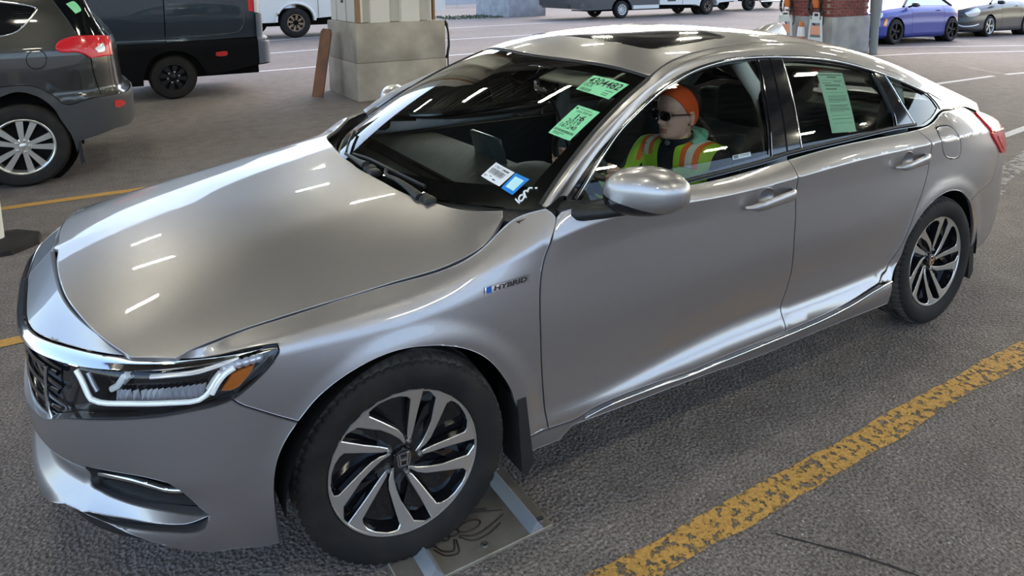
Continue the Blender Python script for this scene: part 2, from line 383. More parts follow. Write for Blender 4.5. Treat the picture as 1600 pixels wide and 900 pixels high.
def _pch(B, V, b):
    """PCHIP over lines for arrays: B knots (descending), V list of arrays, b array"""
    K = np.array(B[::-1]); V = np.array(V[::-1]); h = np.diff(K)[:, None]; d = np.diff(V, axis=0)/h
    m = np.zeros_like(V); m[0] = d[0]; m[-1] = d[-1]
    w1 = 2*h[1:]+h[:-1]; w2 = h[1:]+2*h[:-1]
    with np.errstate(divide='ignore', invalid='ignore'):
        mm = (w1+w2)/(w1/d[:-1]+w2/d[1:])
    m[1:-1] = np.where(d[:-1]*d[1:] > 0, mm, 0)
    b = np.clip(b, K[0], K[-1]); i = np.clip(np.searchsorted(K, b)-1, 0, len(K)-2); j = np.arange(len(b))
    hh = h[i, 0]; t = (b-K[i])/hh
    return ((1+2*t)*(1-t)**2*V[i, j]+t*(1-t)**2*hh*m[i, j]+t*t*(3-2*t)*V[i+1, j]+t*t*(t-1)*hh*m[i+1, j])
def smooth(e0, e1, x):
    t = np.clip((x-e0)/(e1-e0), 0, 1); return t*t*(3-2*t)
WB = 2.83
def S_side(a, b):
    a = np.atleast_1d(np.asarray(a, float)); b = np.atleast_1d(np.asarray(b, float))
    lo = [f(a) for f in _lo]; off = _pch(LB, lo, b)
    t = np.clip((b-.93)/.07, 0, 1); up = lo[1]+(lo[0]-lo[1])*(.55*t+.45*t*t)                     # crisp crease below the windows
    t = np.clip((.93-b)/.09, 0, 1); dn = lo[1]+(lo[2]-lo[1])*(1.25*t-.25*t*t)
    k = smooth(.15, .75, plan(a)[0])*(1-smooth(3.35, 3.7, plan(a)[0]))
    off = np.where(b > .93, off+(up-off)*k, np.where(b > .84, off+(dn-off)*k, off)); z = _pch(LB, [f(a) for f in _lz], b)
    x, w = plan(a); nx, nw = plan_n(a)
    for c in (0.0, WB):                                  # rolled wheel-arch lips
        r = np.hypot(x-c-.01, z-.325)
        off = off-.009*(1-smooth(.385, .455, r))
    return np.stack([x-nx*off, w-nw*off, z], 1)
# hood, roof and glass height fields
_hc = spl([-.95,-.87,-.82,-.7,-.5,-.3,0,.2,.3,.4,.5], [.853,.882,.895,.920,.952,.980,1.012,1.028,1.034,1.039,1.042])
_hd = spl([-.95,-.7,-.35,0,.2,.3,.4,.5], [.10,.11,.134,.138,.118,.092,.042,.02])
def twist(x, w, z):
    """the far front corner sits a touch lower, the far cowl a touch higher (worn springs)"""
    return .055*np.clip((x+.40)/.7, -.75, 1.05)*(1-smooth(.45, 1.1, x))*smooth(-1.4, -1.0, x)*smooth(.45, .9, z)*np.clip(-w/.8, 0, 1)
def S_hood(a, b):
    a = np.atleast_1d(np.asarray(a, float)); b = np.atleast_1d(np.asarray(b, float)); w = np.abs(b)
    z = _hc(a)-_hd(a)*(w/.82)**3
    z = z+.006*np.exp(-((w-.50)/.10)**2)*smooth(-.75, -.3, a)        # soft ridge
    return np.stack([a, b, z+twist(a, b, z)], 1)
_rc = spl([.9,1.0,1.1,1.24,1.5,1.75,2.0,2.3,2.6,3.0,3.35,3.5,3.7,3.87], [1.345,1.397,1.435,1.47,1.498,1.507,1.499,1.467,1.413,1.303,1.185,1.133,1.065,1.005])
def S_roof(a, b):
    a = np.atleast_1d(np.asarray(a, float)); b = np.atleast_1d(np.asarray(b, float)); w = np.abs(b)
    return np.stack([a, b, _rc(a)-.09*w**2-.2*w**4], 1)
_wb = spl([.3,.6,1.1,1.7,2.4,2.75,3.0,3.2,3.4], [.805,.838,.862,.866,.85,.825,.79,.752,.71])
def S_glass(a, b):
    a = np.atleast_1d(np.asarray(a, float)); b = np.atleast_1d(np.asarray(b, float)); dz = b-1.0
    return np.stack([a, _wb(a)-.42*dz-.28*dz*np.abs(dz), b], 1)
# windshield: a 0 (base) .. 1 (header), b -1 .. 1 (b>0 is the driver's side)
def S_wind(a, b):
    a = np.atleast_1d(np.asarray(a, float)); b = np.atleast_1d(np.asarray(b, float)); w = np.abs(b)
    xb = .175+.325*w**2.4; wb_ = .845*b; zb = 1.0+.018*w**2
    xt = 1.02+.11*w**2; wt = .655*b; zt = S_roof(xt, wt)[:, 2]-.006
    bul = 4*a*(1-a)
    x = xb+(xt-xb)*a; y = wb_+(wt-wb_)*a; z = zb+(zt-zb)*a
    return np.stack([x-.022*bul, y+np.sign(b)*.0*bul, z+.030*bul*(1-.3*w)], 1)
SURF = dict(side=S_side, hood=S_hood, roof=S_roof, glass=S_glass, wind=S_wind)
def normals(f, a, b, e=2e-3):
    du = f(a+e, b)-f(a-e, b); dv = f(a, b+e)-f(a, b-e)
    n = np.cross(du, dv); l = np.linalg.norm(n, axis=1); l[l == 0] = 1
    return n/l[:, None]
# ---------------------------------------------------------------- smooth hulls of the parked vehicles
def hull(plan_pts, prof, tilt=None, ztop=None, zbot=0.0):
    """plan_pts (x, w); prof (b, offset) on the flank; tilt (b, offset) on the rear; ztop(x)-> b=1 height"""
    p = np.array(plan_pts, float); st = np.concatenate([[0], np.cumsum(np.linalg.norm(np.diff(p, axis=0), axis=1))])
    fx, fw = spl(st, p[:, 0]), spl(st, p[:, 1]); fo = mono([q[0] for q in prof], [q[1] for q in prof]); fr = mono([q[0] for q in tilt], [q[1] for q in tilt]) if tilt else fo
    def S(a, b):
        a = np.atleast_1d(np.asarray(a, float)); b = np.atleast_1d(np.asarray(b, float)); x, w = fx(a), fw(a)
        e = 1e-3; tx = fx(a+e)-fx(a-e); tw = fw(a+e)-fw(a-e); l = np.hypot(tx, tw); nx, nw = -tw/l, tx/l
        t = np.clip(np.abs(nx), 0, 1)**1.5; off = fo(b)*(1-t)+fr(b)*t
        z = b if ztop is None else zbot+b*(ztop(x)-zbot)
        return np.stack([x-nx*off, w-nw*off, z], 1)
    S.len = float(st[-1]); S.st = st
    return S
S_suv = hull([(-5.0,.90),(-3.2,.92),(-2.2,.922),(-1.2,.92),(-.82,.905),(-.60,.86),(-.46,.76),(-.385,.55),(-.355,.25),(-.35,0)],
    [(.2,.07),(.3,.015),(.45,.0),(.72,.004),(.8,.02),(1.0,.02),(1.15,.03),(1.3,.07),(1.6,.17),(1.75,.26)], [(.2,.16),(.3,.06),(.45,.01),(.72,.0),(.8,.07),(1.0,.085),(1.2,.10),(1.3,.15),(1.6,.40),(1.75,.58)])
S_van = hull([(-6,.99),(-3,1.0),(0,1.0),(1.30,1.0),(1.60,.985),(1.76,.92),(1.84,.75),(1.87,.4),(1.875,0)], [(.2,.04),(.4,.02),(.84,.0),(.88,.02),(1.2,.0),(1.8,.01),(2.5,.10)], [(.2,.06),(.4,.0),(.84,.0),(.88,.09),(2.5,.14)])
SURF['suv'] = S_suv; SURF['van'] = S_van
OUTL = {
 'hood': [[(0.4002,-0.7783),(0.3634,-0.733),(0.3072,-0.6589),(0.2548,-0.5716),(0.2014,-0.4784),(0.173,-0.3101),(0.1542,-0.0856),(0.158,0),(0.1542,0.0856),(0.173,0.3101),(0.2014,0.4784),(0.2548,0.5716),(0.3072,0.6589),(0.3634,0.733),(0.4002,0.7783)],[(0.4002,0.7783),(0.3844,0.8049),(0.3456,0.8306),(0.2996,0.846),(0.2417,0.8483),(0.1448,0.8458),(0.0072,0.8297),(-0.1265,0.8232),(-0.253,0.819),(-0.3462,0.8185),(-0.4225,0.8192),(-0.4871,0.8236),(-0.5558,0.8311),(-0.59,0.8416)],[(-0.59,0.8416),(-0.6872,0.7941)],[(-0.6872,0.7941),(-0.7242,0.7344),(-0.7583,0.6662),(-0.7939,0.5635),(-0.8205,0.4613),(-0.8406,0.3273),(-0.8522,0.159),(-0.8533,0.0337),(-0.8653,0),(-0.8533,-0.0337),(-0.8522,-0.159),(-0.8406,-0.3273),(-0.8205,-0.4613),(-0.7939,-0.5635),(-0.7583,-0.6662),(-0.7242,-0.7344),(-0.6872,-0.7941)],[(-0.6872,-0.7941),(-0.59,-0.8416)],[(-0.59,-0.8416),(-0.5558,-0.8311),(-0.4871,-0.8236),(-0.4225,-0.8192),(-0.3462,-0.8185),(-0.253,-0.819),(-0.1265,-0.8232),(0.0072,-0.8297),(0.1448,-0.8458),(0.2417,-0.8483),(0.2996,-0.846),(0.3456,-0.8306),(0.3844,-0.8049),(0.4002,-0.7783)]],
 'front_fender': [[(0.9925,0.998),(1.1311,0.998),(1.2698,0.998),(1.4084,0.998),(1.547,0.998),(1.6857,0.998),(1.8243,0.998),(1.9629,0.998),(2.1016,0.998)],[(2.1016,0.998),(2.1229,0.9763),(2.083,0.9314),(2.0606,0.8971),(2.0406,0.8123),(2.0351,0.7189),(2.0367,0.6268),(2.0439,0.4963),(2.0552,0.3819),(2.066,0.2961)],[(2.066,0.2961),(1.9877,0.2989)],[(1.9877,0.2989),(1.9587,0.3692),(1.9296,0.4379),(1.9171,0.4763),(1.884,0.5319),(1.8496,0.5776),(1.8095,0.6171),(1.7471,0.6612),(1.657,0.7067),(1.5698,0.733),(1.5079,0.7309),(1.4421,0.7084),(1.3798,0.6731),(1.3216,0.6279),(1.2707,0.5715)],[(1.2707,0.5715),(1.2371,0.5936),(1.1754,0.6439),(1.1304,0.6845),(1.1131,0.7095)],[(1.1131,0.7095),(1.121,0.714),(1.1597,0.7471),(1.2027,0.8016),(1.2304,0.8604)],[(1.2304,0.8604),(1.2344,0.8804),(1.2295,0.9104)],[(1.2295,0.9104),(1.2102,0.9159),(1.1463,0.9261),(1.0832,0.9265),(1.033,0.9274),(0.9892,0.9373)],[(0.9892,0.9373),(0.9925,0.998)]],
 'front_door': [[(2.1229,0.9763),(2.083,0.9314),(2.0606,0.8971),(2.0406,0.8123),(2.0351,0.7189),(2.0367,0.6268),(2.0439,0.4963),(2.0552,0.3819),(2.066,0.2961)],[(2.066,0.2961),(2.178,0.2905),(2.2205,0.2999),(2.2529,0.3068),(2.3987,0.3095),(2.5465,0.3006),(2.7037,0.2891),(2.8561,0.2923),(3.0473,0.294),(3.2253,0.2964)],[(3.2253,0.2964),(3.2358,0.3533),(3.2798,0.5219),(3.2678,0.6525),(3.2681,0.7561),(3.2605,0.8652),(3.2649,0.9422),(3.2835,0.995)],[(3.2835,0.995),(2.7873,0.995),(2.4866,0.995),(2.1429,0.985)],[(2.1429,0.985),(2.1229,0.9763)]],
 'rear_door': [[(3.2835,0.995),(3.2649,0.9422),(3.2605,0.8652),(3.2681,0.7561),(3.2678,0.6525),(3.2798,0.5219),(3.2358,0.3533),(3.2253,0.2964)],[(3.2253,0.2964),(3.3772,0.3003),(3.5238,0.3067),(3.6807,0.318),(3.8032,0.3288),(3.8751,0.3343)],[(3.8751,0.3343),(3.9155,0.3546),(3.9675,0.3703),(4.0437,0.4738),(4.1241,0.6057),(4.1894,0.7051),(4.2363,0.7938),(4.2596,0.9187)],[(4.2596,0.9187),(4.2556,0.9409),(4.2389,0.995)],[(4.2389,0.995),(3.7874,0.995),(3.2835,0.995)]],
 'quarter_panel': [[(4.2389,0.995),(4.2556,0.9409),(4.2596,0.9187)],[(4.2596,0.9187),(4.2363,0.7938),(4.1894,0.7051),(4.1241,0.6057),(4.0437,0.4738),(3.9675,0.3703),(3.9155,0.3546),(3.8751,0.3343)],[(3.8751,0.3343),(3.9653,0.324)],[(3.9653,0.324),(4.0558,0.3965),(4.0939,0.5136),(4.1769,0.5982),(4.2792,0.6476),(4.3848,0.6686),(4.4687,0.6676),(4.5461,0.6488),(4.6175,0.6088),(4.6442,0.592)],[(4.6442,0.592),(4.7958,0.6257),(4.9599,0.6678)],[(4.9599,0.6678),(5.0152,0.7435),(5.0757,0.8163)],[(5.0757,0.8163),(5.0032,0.8704),(4.9515,0.9169),(5.001,0.9455)],[(5.001,0.9455),(5.001,0.998)],[(5.001,0.998),(4.7876,0.998),(4.5866,0.998),(4.2389,0.995)]],
 'rear_bumper': [[(4.6442,0.592),(4.6787,0.5577),(4.7209,0.4934),(4.7417,0.4468),(4.7517,0.33),(4.7784,0.24)],[(4.7784,0.24),(6.1344,0.24)],[(6.1344,0.24),(6.1344,0.62)],[(6.1344,0.62),(5.4717,0.7),(5.0757,0.8163)],[(5.0757,0.8163),(5.0152,0.7435),(4.9599,0.6678)],[(4.9599,0.6678),(4.7958,0.6257),(4.6442,0.592)]],
 'rocker_panel': [[(1.9877,0.2989),(2.066,0.2961)],[(2.066,0.2961),(2.178,0.2905),(2.2205,0.2999),(2.2529,0.3068),(2.3987,0.3095),(2.5465,0.3006),(2.7037,0.2891),(2.8561,0.2923),(3.0473,0.294),(3.2253,0.2964)],[(3.2253,0.2964),(3.3772,0.3003),(3.5238,0.3067),(3.6807,0.318),(3.8032,0.3288),(3.8751,0.3343)],[(3.8751,0.3343),(3.9653,0.324)],[(3.9653,0.324),(3.9647,0.2321)],[(3.9647,0.2321),(3.7769,0.235),(3.4659,0.2328),(3.0922,0.2215),(2.7794,0.2394),(2.403,0.2558),(2.2015,0.2654),(2.1748,0.2658),(2.15,0.2526),(2.1269,0.2311),(2.0864,0.227),(2,0.2296)],[(2,0.2296),(1.9877,0.2989)]],
 'sill_trim': [(2.2104,0.2853),(2.2862,0.2947),(2.3989,0.2954),(2.5474,0.2878),(2.7053,0.2775),(2.8582,0.2792),(3.0498,0.2808),(3.228,0.2831),(3.3798,0.2871),(3.5256,0.294),(3.6777,0.3065),(3.7957,0.3182),(3.9564,0.3256)],
 'front_bumper': [[(0,0.575),(0.2,0.575),(0.5382,0.6065)],[(0.5382,0.6065),(0.6453,0.6573),(0.7428,0.6777),(0.8146,0.6853),(0.8826,0.6891),(0.9387,0.6905),(1.0007,0.6952),(1.0772,0.7001),(1.1131,0.7095)],[(1.1131,0.7095),(1.1304,0.6845),(1.1754,0.6439),(1.2371,0.5936),(1.2707,0.5715)],[(1.2707,0.5715),(1.2382,0.5286),(1.2163,0.4852),(1.2049,0.4436),(1.1999,0.4014),(1.1999,0.342),(1.2016,0.2746),(1.2058,0.2103)],[(1.2058,0.2103),(1.1576,0.2053),(1.1071,0.2204),(1.0392,0.2252),(0.9745,0.237),(0.9146,0.263),(0.8544,0.294),(0.7674,0.3179),(0.6695,0.3228),(0.5867,0.3202)],[(0.5867,0.3202),(0.25,0.235),(0,0.235)],[(0,0.235),(0,0.575)]],
 'fog_hole': [[(0.6961,0.4627),(0.7976,0.4693),(0.8884,0.4701),(0.9399,0.4606)],[(0.9399,0.4606),(0.9645,0.433),(0.9979,0.3884),(1.0257,0.3552)],[(1.0257,0.3552),(0.9886,0.359),(0.9208,0.3664),(0.8004,0.3672),(0.7003,0.3696),(0.6452,0.3775),(0.6961,0.4627)]],
 'slit_hole': [[(0.6691,0.3263),(0.7457,0.3314),(0.8155,0.3347),(0.8878,0.3324),(0.9701,0.3308),(0.9948,0.3361),(1.0267,0.3477)],[(1.0267,0.3477),(1.0143,0.3189),(0.9847,0.3121),(0.9212,0.3183),(0.8192,0.3242),(0.7497,0.3252),(0.6691,0.3263)]],
 'fog_chrome': [(0.6814,0.4012),(0.756,0.4186),(0.8284,0.4293),(0.8836,0.4248),(0.9205,0.4179),(0.9677,0.4225)],
 'nose_panel': [[(0,0.998),(0.4311,0.998),(0.7759,0.996),(0.8621,0.99)],[(0.8621,0.99),(0.8621,0.95)],[(0.8621,0.95),(0.7759,0.94),(0.5173,0.932),(0,0.93)],[(0,0.93),(0,0.998)]],
 'headlight': [[(0.8621,0.925),(0.9892,0.9373),(1.033,0.9274),(1.0832,0.9265),(1.1463,0.9261),(1.2102,0.9159),(1.2295,0.9104)],[(1.2295,0.9104),(1.2344,0.8804),(1.2304,0.8604)],[(1.2304,0.8604),(1.2027,0.8016),(1.1597,0.7471),(1.121,0.714),(1.1131,0.7095)],[(1.1131,0.7095),(1.0772,0.7001),(1.0007,0.6952),(0.9387,0.6905),(0.8826,0.6891),(0.8146,0.6853),(0.7428,0.6777),(0.6453,0.6573)],[(0.6453,0.6573),(0.6153,0.7),(0.6821,0.8),(0.7121,0.86)],[(0.7121,0.86),(0.8121,0.9),(0.8621,0.925)]],
 'drl_low': [(0.7124,0.8458),(0.7278,0.811),(0.7412,0.7728),(0.7548,0.746),(0.7816,0.7395),(0.8691,0.7405),(0.9615,0.735),(1.0355,0.7307),(1.0605,0.7549),(1.0768,0.7914),(1.0913,0.8246)],
 'drl_in': [(0.7388,0.8319),(0.7504,0.7987),(0.7651,0.7661)],
 'drl_slat': [(0.8606,0.8529),(0.848,0.833),(0.8288,0.7929),(0.8105,0.7792)],
 'drl_slat2': [(0.8762,0.8519),(0.8652,0.8305),(0.8509,0.8041)],
 'drl_up': [(1.0662,0.7451),(1.0828,0.7856),(1.1017,0.819),(1.1233,0.8413)],
 'drl_up2': [(1.0559,0.758),(1.0704,0.7924),(1.0875,0.8243)],
 'brow': [(0.9223,0.8468),(0.97,0.8512),(1.0186,0.8513),(1.0524,0.8587),(1.0853,0.8733),(1.1342,0.896)],
 'amber': [[(1.0835,0.7382),(1.0998,0.7677),(1.1145,0.8003)],[(1.1145,0.8003),(1.1437,0.8149),(1.1747,0.8255)],[(1.1747,0.8255),(1.1612,0.7876),(1.1319,0.7413)],[(1.1319,0.7413),(1.1103,0.7318),(1.0835,0.7382)]],
 'led_top': [(1.0989,0.8325),(1.1157,0.8414),(1.1341,0.8479),(1.1525,0.8516),(1.1696,0.8556),(1.1837,0.858)],
 'led_row': [(0.8227,0.8398),(0.8484,0.8348),(0.8931,0.8378),(0.9224,0.8336),(0.9538,0.827),(0.9862,0.8242),(1.0183,0.819),(1.0453,0.8194)],
 'win_top': [(0.6177,1.0227),(0.6965,1.0828),(0.7794,1.1405),(0.8932,1.206),(0.9997,1.2629),(1.1018,1.3099),(1.1813,1.3402),(1.299,1.3726),(1.4169,1.3948),(1.5747,1.4109),(1.7317,1.4113),(1.8923,1.4032),(2.1446,1.3794),(2.3164,1.3485),(2.4918,1.3044),(2.6777,1.2485),(2.9164,1.1627),(3.0567,1.1038),(3.1952,1.0459)],
 'belt_low': [(0.6053,0.9789),(1.1207,0.9947),(1.5756,1.0106),(1.6963,1.0192),(2.0879,1.0262),(2.5002,1.0285),(2.6883,1.0201),(2.779,1.0147),(2.8707,1.0273),(2.955,1.0489),(3.0249,1.058),(3.1919,1.043)],
 'fd_win': [[(0.8068,1.1416),(0.8932,1.1922),(0.9911,1.244),(1.0921,1.2903),(1.1781,1.3219),(1.2957,1.355),(1.4054,1.3761),(1.5619,1.3916),(1.7025,1.3927)],[(1.7025,1.3927),(1.7272,1.3821),(1.675,1.254),(1.6369,1.1341),(1.5965,1.0392)],[(1.5965,1.0392),(1.3655,1.0288),(1.1277,1.0135),(0.9131,1.0004),(0.6554,0.9897)],[(0.6554,0.9897),(0.8068,1.1416)]],
 'b_black': [[(1.7376,1.3969),(1.8012,1.3942),(1.8827,1.3904),(1.8868,1.3902)],[(1.8868,1.3902),(1.8536,1.2901),(1.8236,1.1644),(1.7943,1.0366)],[(1.7943,1.0366),(1.703,1.0331),(1.603,1.0287)],[(1.603,1.0287),(1.648,1.1329),(1.69,1.2527),(1.7376,1.3969)]],
 'b_gap': [(1.8119,1.3975),(1.7823,1.2957),(1.7458,1.1722),(1.6996,1.0262)],
 'rd_win': [[(1.8874,1.3795),(2.0003,1.3722),(2.1265,1.357),(2.3004,1.3297),(2.4902,1.29)],[(2.4902,1.29),(2.5057,1.2165),(2.5152,1.1437),(2.512,1.0783),(2.495,1.0376)],[(2.495,1.0376),(2.1889,1.0353),(1.9545,1.0321),(1.7946,1.0291)],[(1.7946,1.0291),(1.8315,1.1636),(1.8657,1.2891),(1.8874,1.3795)]],
 'q_black': [[(2.5007,1.2892),(2.5551,1.2733),(2.5915,1.2616)],[(2.5915,1.2616),(2.6179,1.1683),(2.638,1.0874),(2.6531,1.0332)],[(2.6531,1.0332),(2.5739,1.034),(2.5108,1.0357)],[(2.5108,1.0357),(2.5284,1.0851),(2.5259,1.1426),(2.5163,1.2155),(2.5007,1.2892)]],
 'q_win': [[(2.6114,1.257),(2.7646,1.2019),(2.8713,1.1642),(2.9539,1.1216),(2.9889,1.0742)],[(2.9889,1.0742),(2.9367,1.0557),(2.8734,1.0391),(2.7727,1.0245)],[(2.7727,1.0245),(2.7165,1.0225),(2.6884,1.0289)],[(2.6884,1.0289),(2.672,1.0983),(2.6409,1.1808),(2.6114,1.257)]],
 'chrome_top': [(0.6441,1.0112),(0.7226,1.0755),(0.8068,1.1416),(0.8902,1.1989),(0.9948,1.2524),(1.0959,1.2979),(1.1822,1.3297),(1.3009,1.3642),(1.4111,1.3854),(1.5682,1.4012),(1.7257,1.4029),(1.8855,1.3943),(2.1371,1.3701),(2.3095,1.3404),(2.4845,1.2963),(2.6699,1.2403),(2.9076,1.1543)],
 'chrome_q': [(2.5795,1.2743),(2.6083,1.1926),(2.6358,1.1081),(2.6745,1.0277)],
 'chrome_b': [(1.883,1.3851),(1.8616,1.2894),(1.8275,1.164),(1.7919,1.0319)],
 'chrome_tip': [[(2.9135,1.1599),(3.0551,1.1025),(3.1952,1.0459)],[(3.1952,1.0459),(3.0943,1.0536),(3.0114,1.0622)],[(3.0114,1.0622),(2.9891,1.099),(2.9135,1.1599)]],
 'glass_top': [(0.618,1.023),(0.697,1.083),(0.779,1.141),(0.893,1.206),(1,1.263),(1.102,1.31),(1.181,1.34),(1.299,1.373),(1.417,1.395),(1.575,1.411),(1.732,1.411),(1.892,1.403),(2.145,1.379),(2.316,1.349),(2.492,1.304),(2.678,1.248),(2.916,1.163),(3.057,1.104),(3.195,1.046)],
 'tail': [[(5.001,0.9455),(5.1091,0.9524)],[(4.9515,0.9169),(5.0032,0.8704),(5.0757,0.8163)]],
 'fuel': [[(4.4041,0.9778),(4.4399,0.9807),(4.5152,0.9712)],[(4.5152,0.9712),(4.5426,0.9579),(4.5381,0.9333),(4.5492,0.9056),(4.5467,0.842),(4.5146,0.8242),(4.4385,0.8303)],[(4.4385,0.8303),(4.3928,0.851),(4.3619,0.8988),(4.3559,0.9412),(4.4041,0.9778)]],
 'handle_f': [(2.9502,0.8557),(3.0196,0.8636),(3.1098,0.8675),(3.2294,0.8768)],
 'handle_r': [(3.9327,0.8538),(4.0089,0.8605),(4.0884,0.8644),(4.1925,0.8752)],
 'badge': [(1.8389,0.8665),(1.9956,0.8468)],
 'sunroof': [[(1.276,-0.0226),(1.2612,0.2535),(1.2826,0.4226)],[(1.2826,0.4226),(1.303,0.4592),(1.3403,0.4766),(1.4428,0.483),(1.6764,0.4788),(1.7426,0.4546)]],
}
STK = {
 'green1': [(0.9029,0.715),(0.8947,0.9476),(0.7447,0.9335),(0.771,0.7248)],
 'green2': [(0.6587,0.8312),(0.6362,0.9551),(0.4069,0.942),(0.4406,0.832)],
 'white': [(0.2177,0.7417),(0.173,0.8455),(0.0871,0.8322),(0.1324,0.7325)],
 'blue': [(0.1718,0.8498),(0.1432,0.9138),(0.0466,0.8976),(0.0795,0.8432)],
 'pen': [[(0.0252,0.9171),(0.0136,0.9278),(0.0049,0.9375)],[(0.0512,0.9299),(0.0467,0.925),(0.0337,0.9251),(0.0196,0.9312),(0.016,0.938),(0.0263,0.9401),(0.0428,0.9379),(0.0678,0.9271),(0.0716,0.9276)],[(0.0696,0.9263),(0.0538,0.9357),(0.0364,0.9464)],[(0.0715,0.9266),(0.0764,0.9341),(0.0687,0.9392),(0.0842,0.9348),(0.0928,0.936),(0.0933,0.9446)],[(0.0938,0.9534),(0.0963,0.9597)]],
 'paper': [(2.0994,1.3214),(2.2808,1.3055),(2.2179,1.0589),(2.0444,1.0717)],
 'glabel': [(1.4076,1.0606),(1.5095,1.062),(1.5057,1.0459),(1.404,1.0447)],
}
WIPERS = [[[(0.0385,-0.1219),(0.0576,0.0478),(0.0582,0.2275),(0.0446,0.4033),(0.0211,0.5592)],[(0.0433,0.2971),(0.0173,0.3306),(0.0066,0.4227),(-0.0197,0.5271),(-0.0515,0.6066)],[(-0.0407,0.6078),(-0.0486,0.6376)]],[[(0.1071,-0.4573),(0.0812,-0.3788),(0.0242,-0.212)],[(0.0151,-0.14),(0.0182,-0.0425),(0.019,0.0471),(0.0205,0.1389)],[(0.0193,0.1617),(0.0109,0.2172)]]]
SUVD = {
 'clad_top': [(3.377,0.859),(3.64,0.89),(3.801,0.892),(3.909,0.861),(3.996,0.796),(4.101,0.697),(4.28,0.729),(4.466,0.739)],
 'clad_bot': [(3.631,0.803),(3.751,0.836),(3.857,0.804),(3.944,0.741),(4.003,0.668),(4.042,0.572),(4.082,0.487),(4.114,0.408),(4.146,0.236)],
 'clad_rear': [(4.168,0.358),(4.301,0.386),(4.47,0.428)],
 'qwin': [[(3.439,1.642),(3.699,1.599),(3.925,1.555)],[(3.925,1.555),(3.956,1.533),(3.891,1.437),(3.792,1.344),(3.678,1.312)],[(3.678,1.312),(3.416,1.278)]],
 'rwin': [(4.094,1.595),(4.177,1.448),(4.266,1.293),(4.414,1.273)],
 'tail': [[(4.063,1.205),(4.086,1.242),(4.187,1.281),(4.271,1.287),(4.416,1.279),(4.568,1.264)],[(4.546,1.095),(4.405,1.09),(4.318,1.087)],[(4.318,1.087),(4.27,1.125),(4.211,1.146),(4.101,1.153),(4.069,1.177),(4.063,1.205)]],
 'tail_white': [(4.357,1.169),(4.441,1.208),(4.447,1.139),(4.38,1.127)],
 'fuel': [(3.991,1.099),(3.978,1.059),(3.948,1.031),(3.91,1.022),(3.874,1.036),(3.85,1.068),(3.845,1.109),(3.858,1.149),(3.887,1.177),(3.925,1.186),(3.961,1.173),(3.985,1.141),(3.991,1.099)],
 'reflector': [(4.475,0.685),(4.535,0.687),(4.598,0.646),(4.512,0.613),(4.475,0.625)],
 'sticker': [(4.182,1.57),(4.258,1.591),(4.319,1.51),(4.256,1.479)],
 'corner': [(4.318,1.087),(4.544,1.089)],
 'seam_c': [(4.305,1.116),(4.442,1.116)],
}
# ================================================================= setting
def ground_z(x, y):
    t = min(1, max(0, (18-y)/7)); return -.022*max(0, x-15.5)*t*t*(3-2*t)     # the yard drains away to the right
def asphalt():
    m = bpy.data.materials.new('asphalt'); m.use_nodes = True; nt = m.node_tree; b = nt.nodes['Principled BSDF']; b.inputs['Roughness'].default_value = .82; b.inputs['Specular IOR Level'].default_value = .35
    tc = _n(nt, 'ShaderNodeTexCoord'); L = nt.links.new
    def noise(s, d=5, r=.55):
        n = _n(nt, 'ShaderNodeTexNoise'); n.inputs['Scale'].default_value = s; n.inputs['Detail'].default_value = d; n.inputs['Roughness'].default_value = r; L(tc.outputs['Object'], n.inputs['Vector']); return n
    def ramp(src, stops):
        r = _n(nt, 'ShaderNodeValToRGB'); e = r.color_ramp.elements
        while len(e) < len(stops): e.new(.5)
        for k, (p, c) in zip(e, stops): k.position = p; k.color = (*c, 1)
        L(src, r.inputs['Fac']); return r
    def mix(a, b_, f, mode='MULTIPLY'):
        x = _n(nt, 'ShaderNodeMix', data_type='RGBA', blend_type=mode); 
        if isinstance(f, float): x.inputs[0].default_value = f
        else: L(f, x.inputs[0])
        L(a, x.inputs[6]); L(b_, x.inputs[7]); return x.outputs[2]
    big = ramp(noise(.35, 4).outputs['Fac'], [(.3, (.158, .134, .120)), (.7, (.215, .187, .170))])
    grain = ramp(noise(95, 6, .7).outputs['Fac'], [(.32, (.18, .17, .16)), (.5, (.85, .85, .85)), (.68, (1.75, 1.75, 1.75))])
    mid = ramp(noise(6, 4).outputs['Fac'], [(.3, (.8, .79, .78)), (.7, (1.12, 1.12, 1.12))])
    c = mix(mix(big.outputs[0], grain.outputs[0], 1.0), mid.outputs[0], 1.0)
    v = _n(nt, 'ShaderNodeTexVoronoi'); v.inputs['Scale'].default_value = 85; L(tc.outputs['Object'], v.inputs['Vector'])
    sp = ramp(v.outputs['Color'], [(.86, (0, 0, 0)), (.93, (1, 1, 1))]); sp2 = ramp(v.outputs['Distance'], [(.22, (1, 1, 1)), (.34, (0, 0, 0))])
    f = mix(sp.outputs[0], sp2.outputs[0], 1.0); pale = _n(nt, 'ShaderNodeRGB'); pale.outputs[0].default_value = (.44, .43, .42, 1)
    c = mix(c, pale.outputs[0], f, 'MIX'); L(c, b.inputs['Base Color'])
    bp = _n(nt, 'ShaderNodeBump'); bp.inputs['Strength'].default_value = .9; bp.inputs['Distance'].default_value = .006
    v2 = _n(nt, 'ShaderNodeTexVoronoi'); v2.inputs['Scale'].default_value = 75; L(tc.outputs['Object'], v2.inputs['Vector']); L(v2.outputs['Distance'], bp.inputs['Height']); L(bp.outputs[0], b.inputs['Normal'])
    return m
ASPH = asphalt()
xs = [-60, -20, 15.5, 18, 20, 23, 26, 30, 34, 60, 110]; ys = [-60, -10, 0, 11, 12, 13, 14, 15, 16, 17, 18, 30, 60, 120]
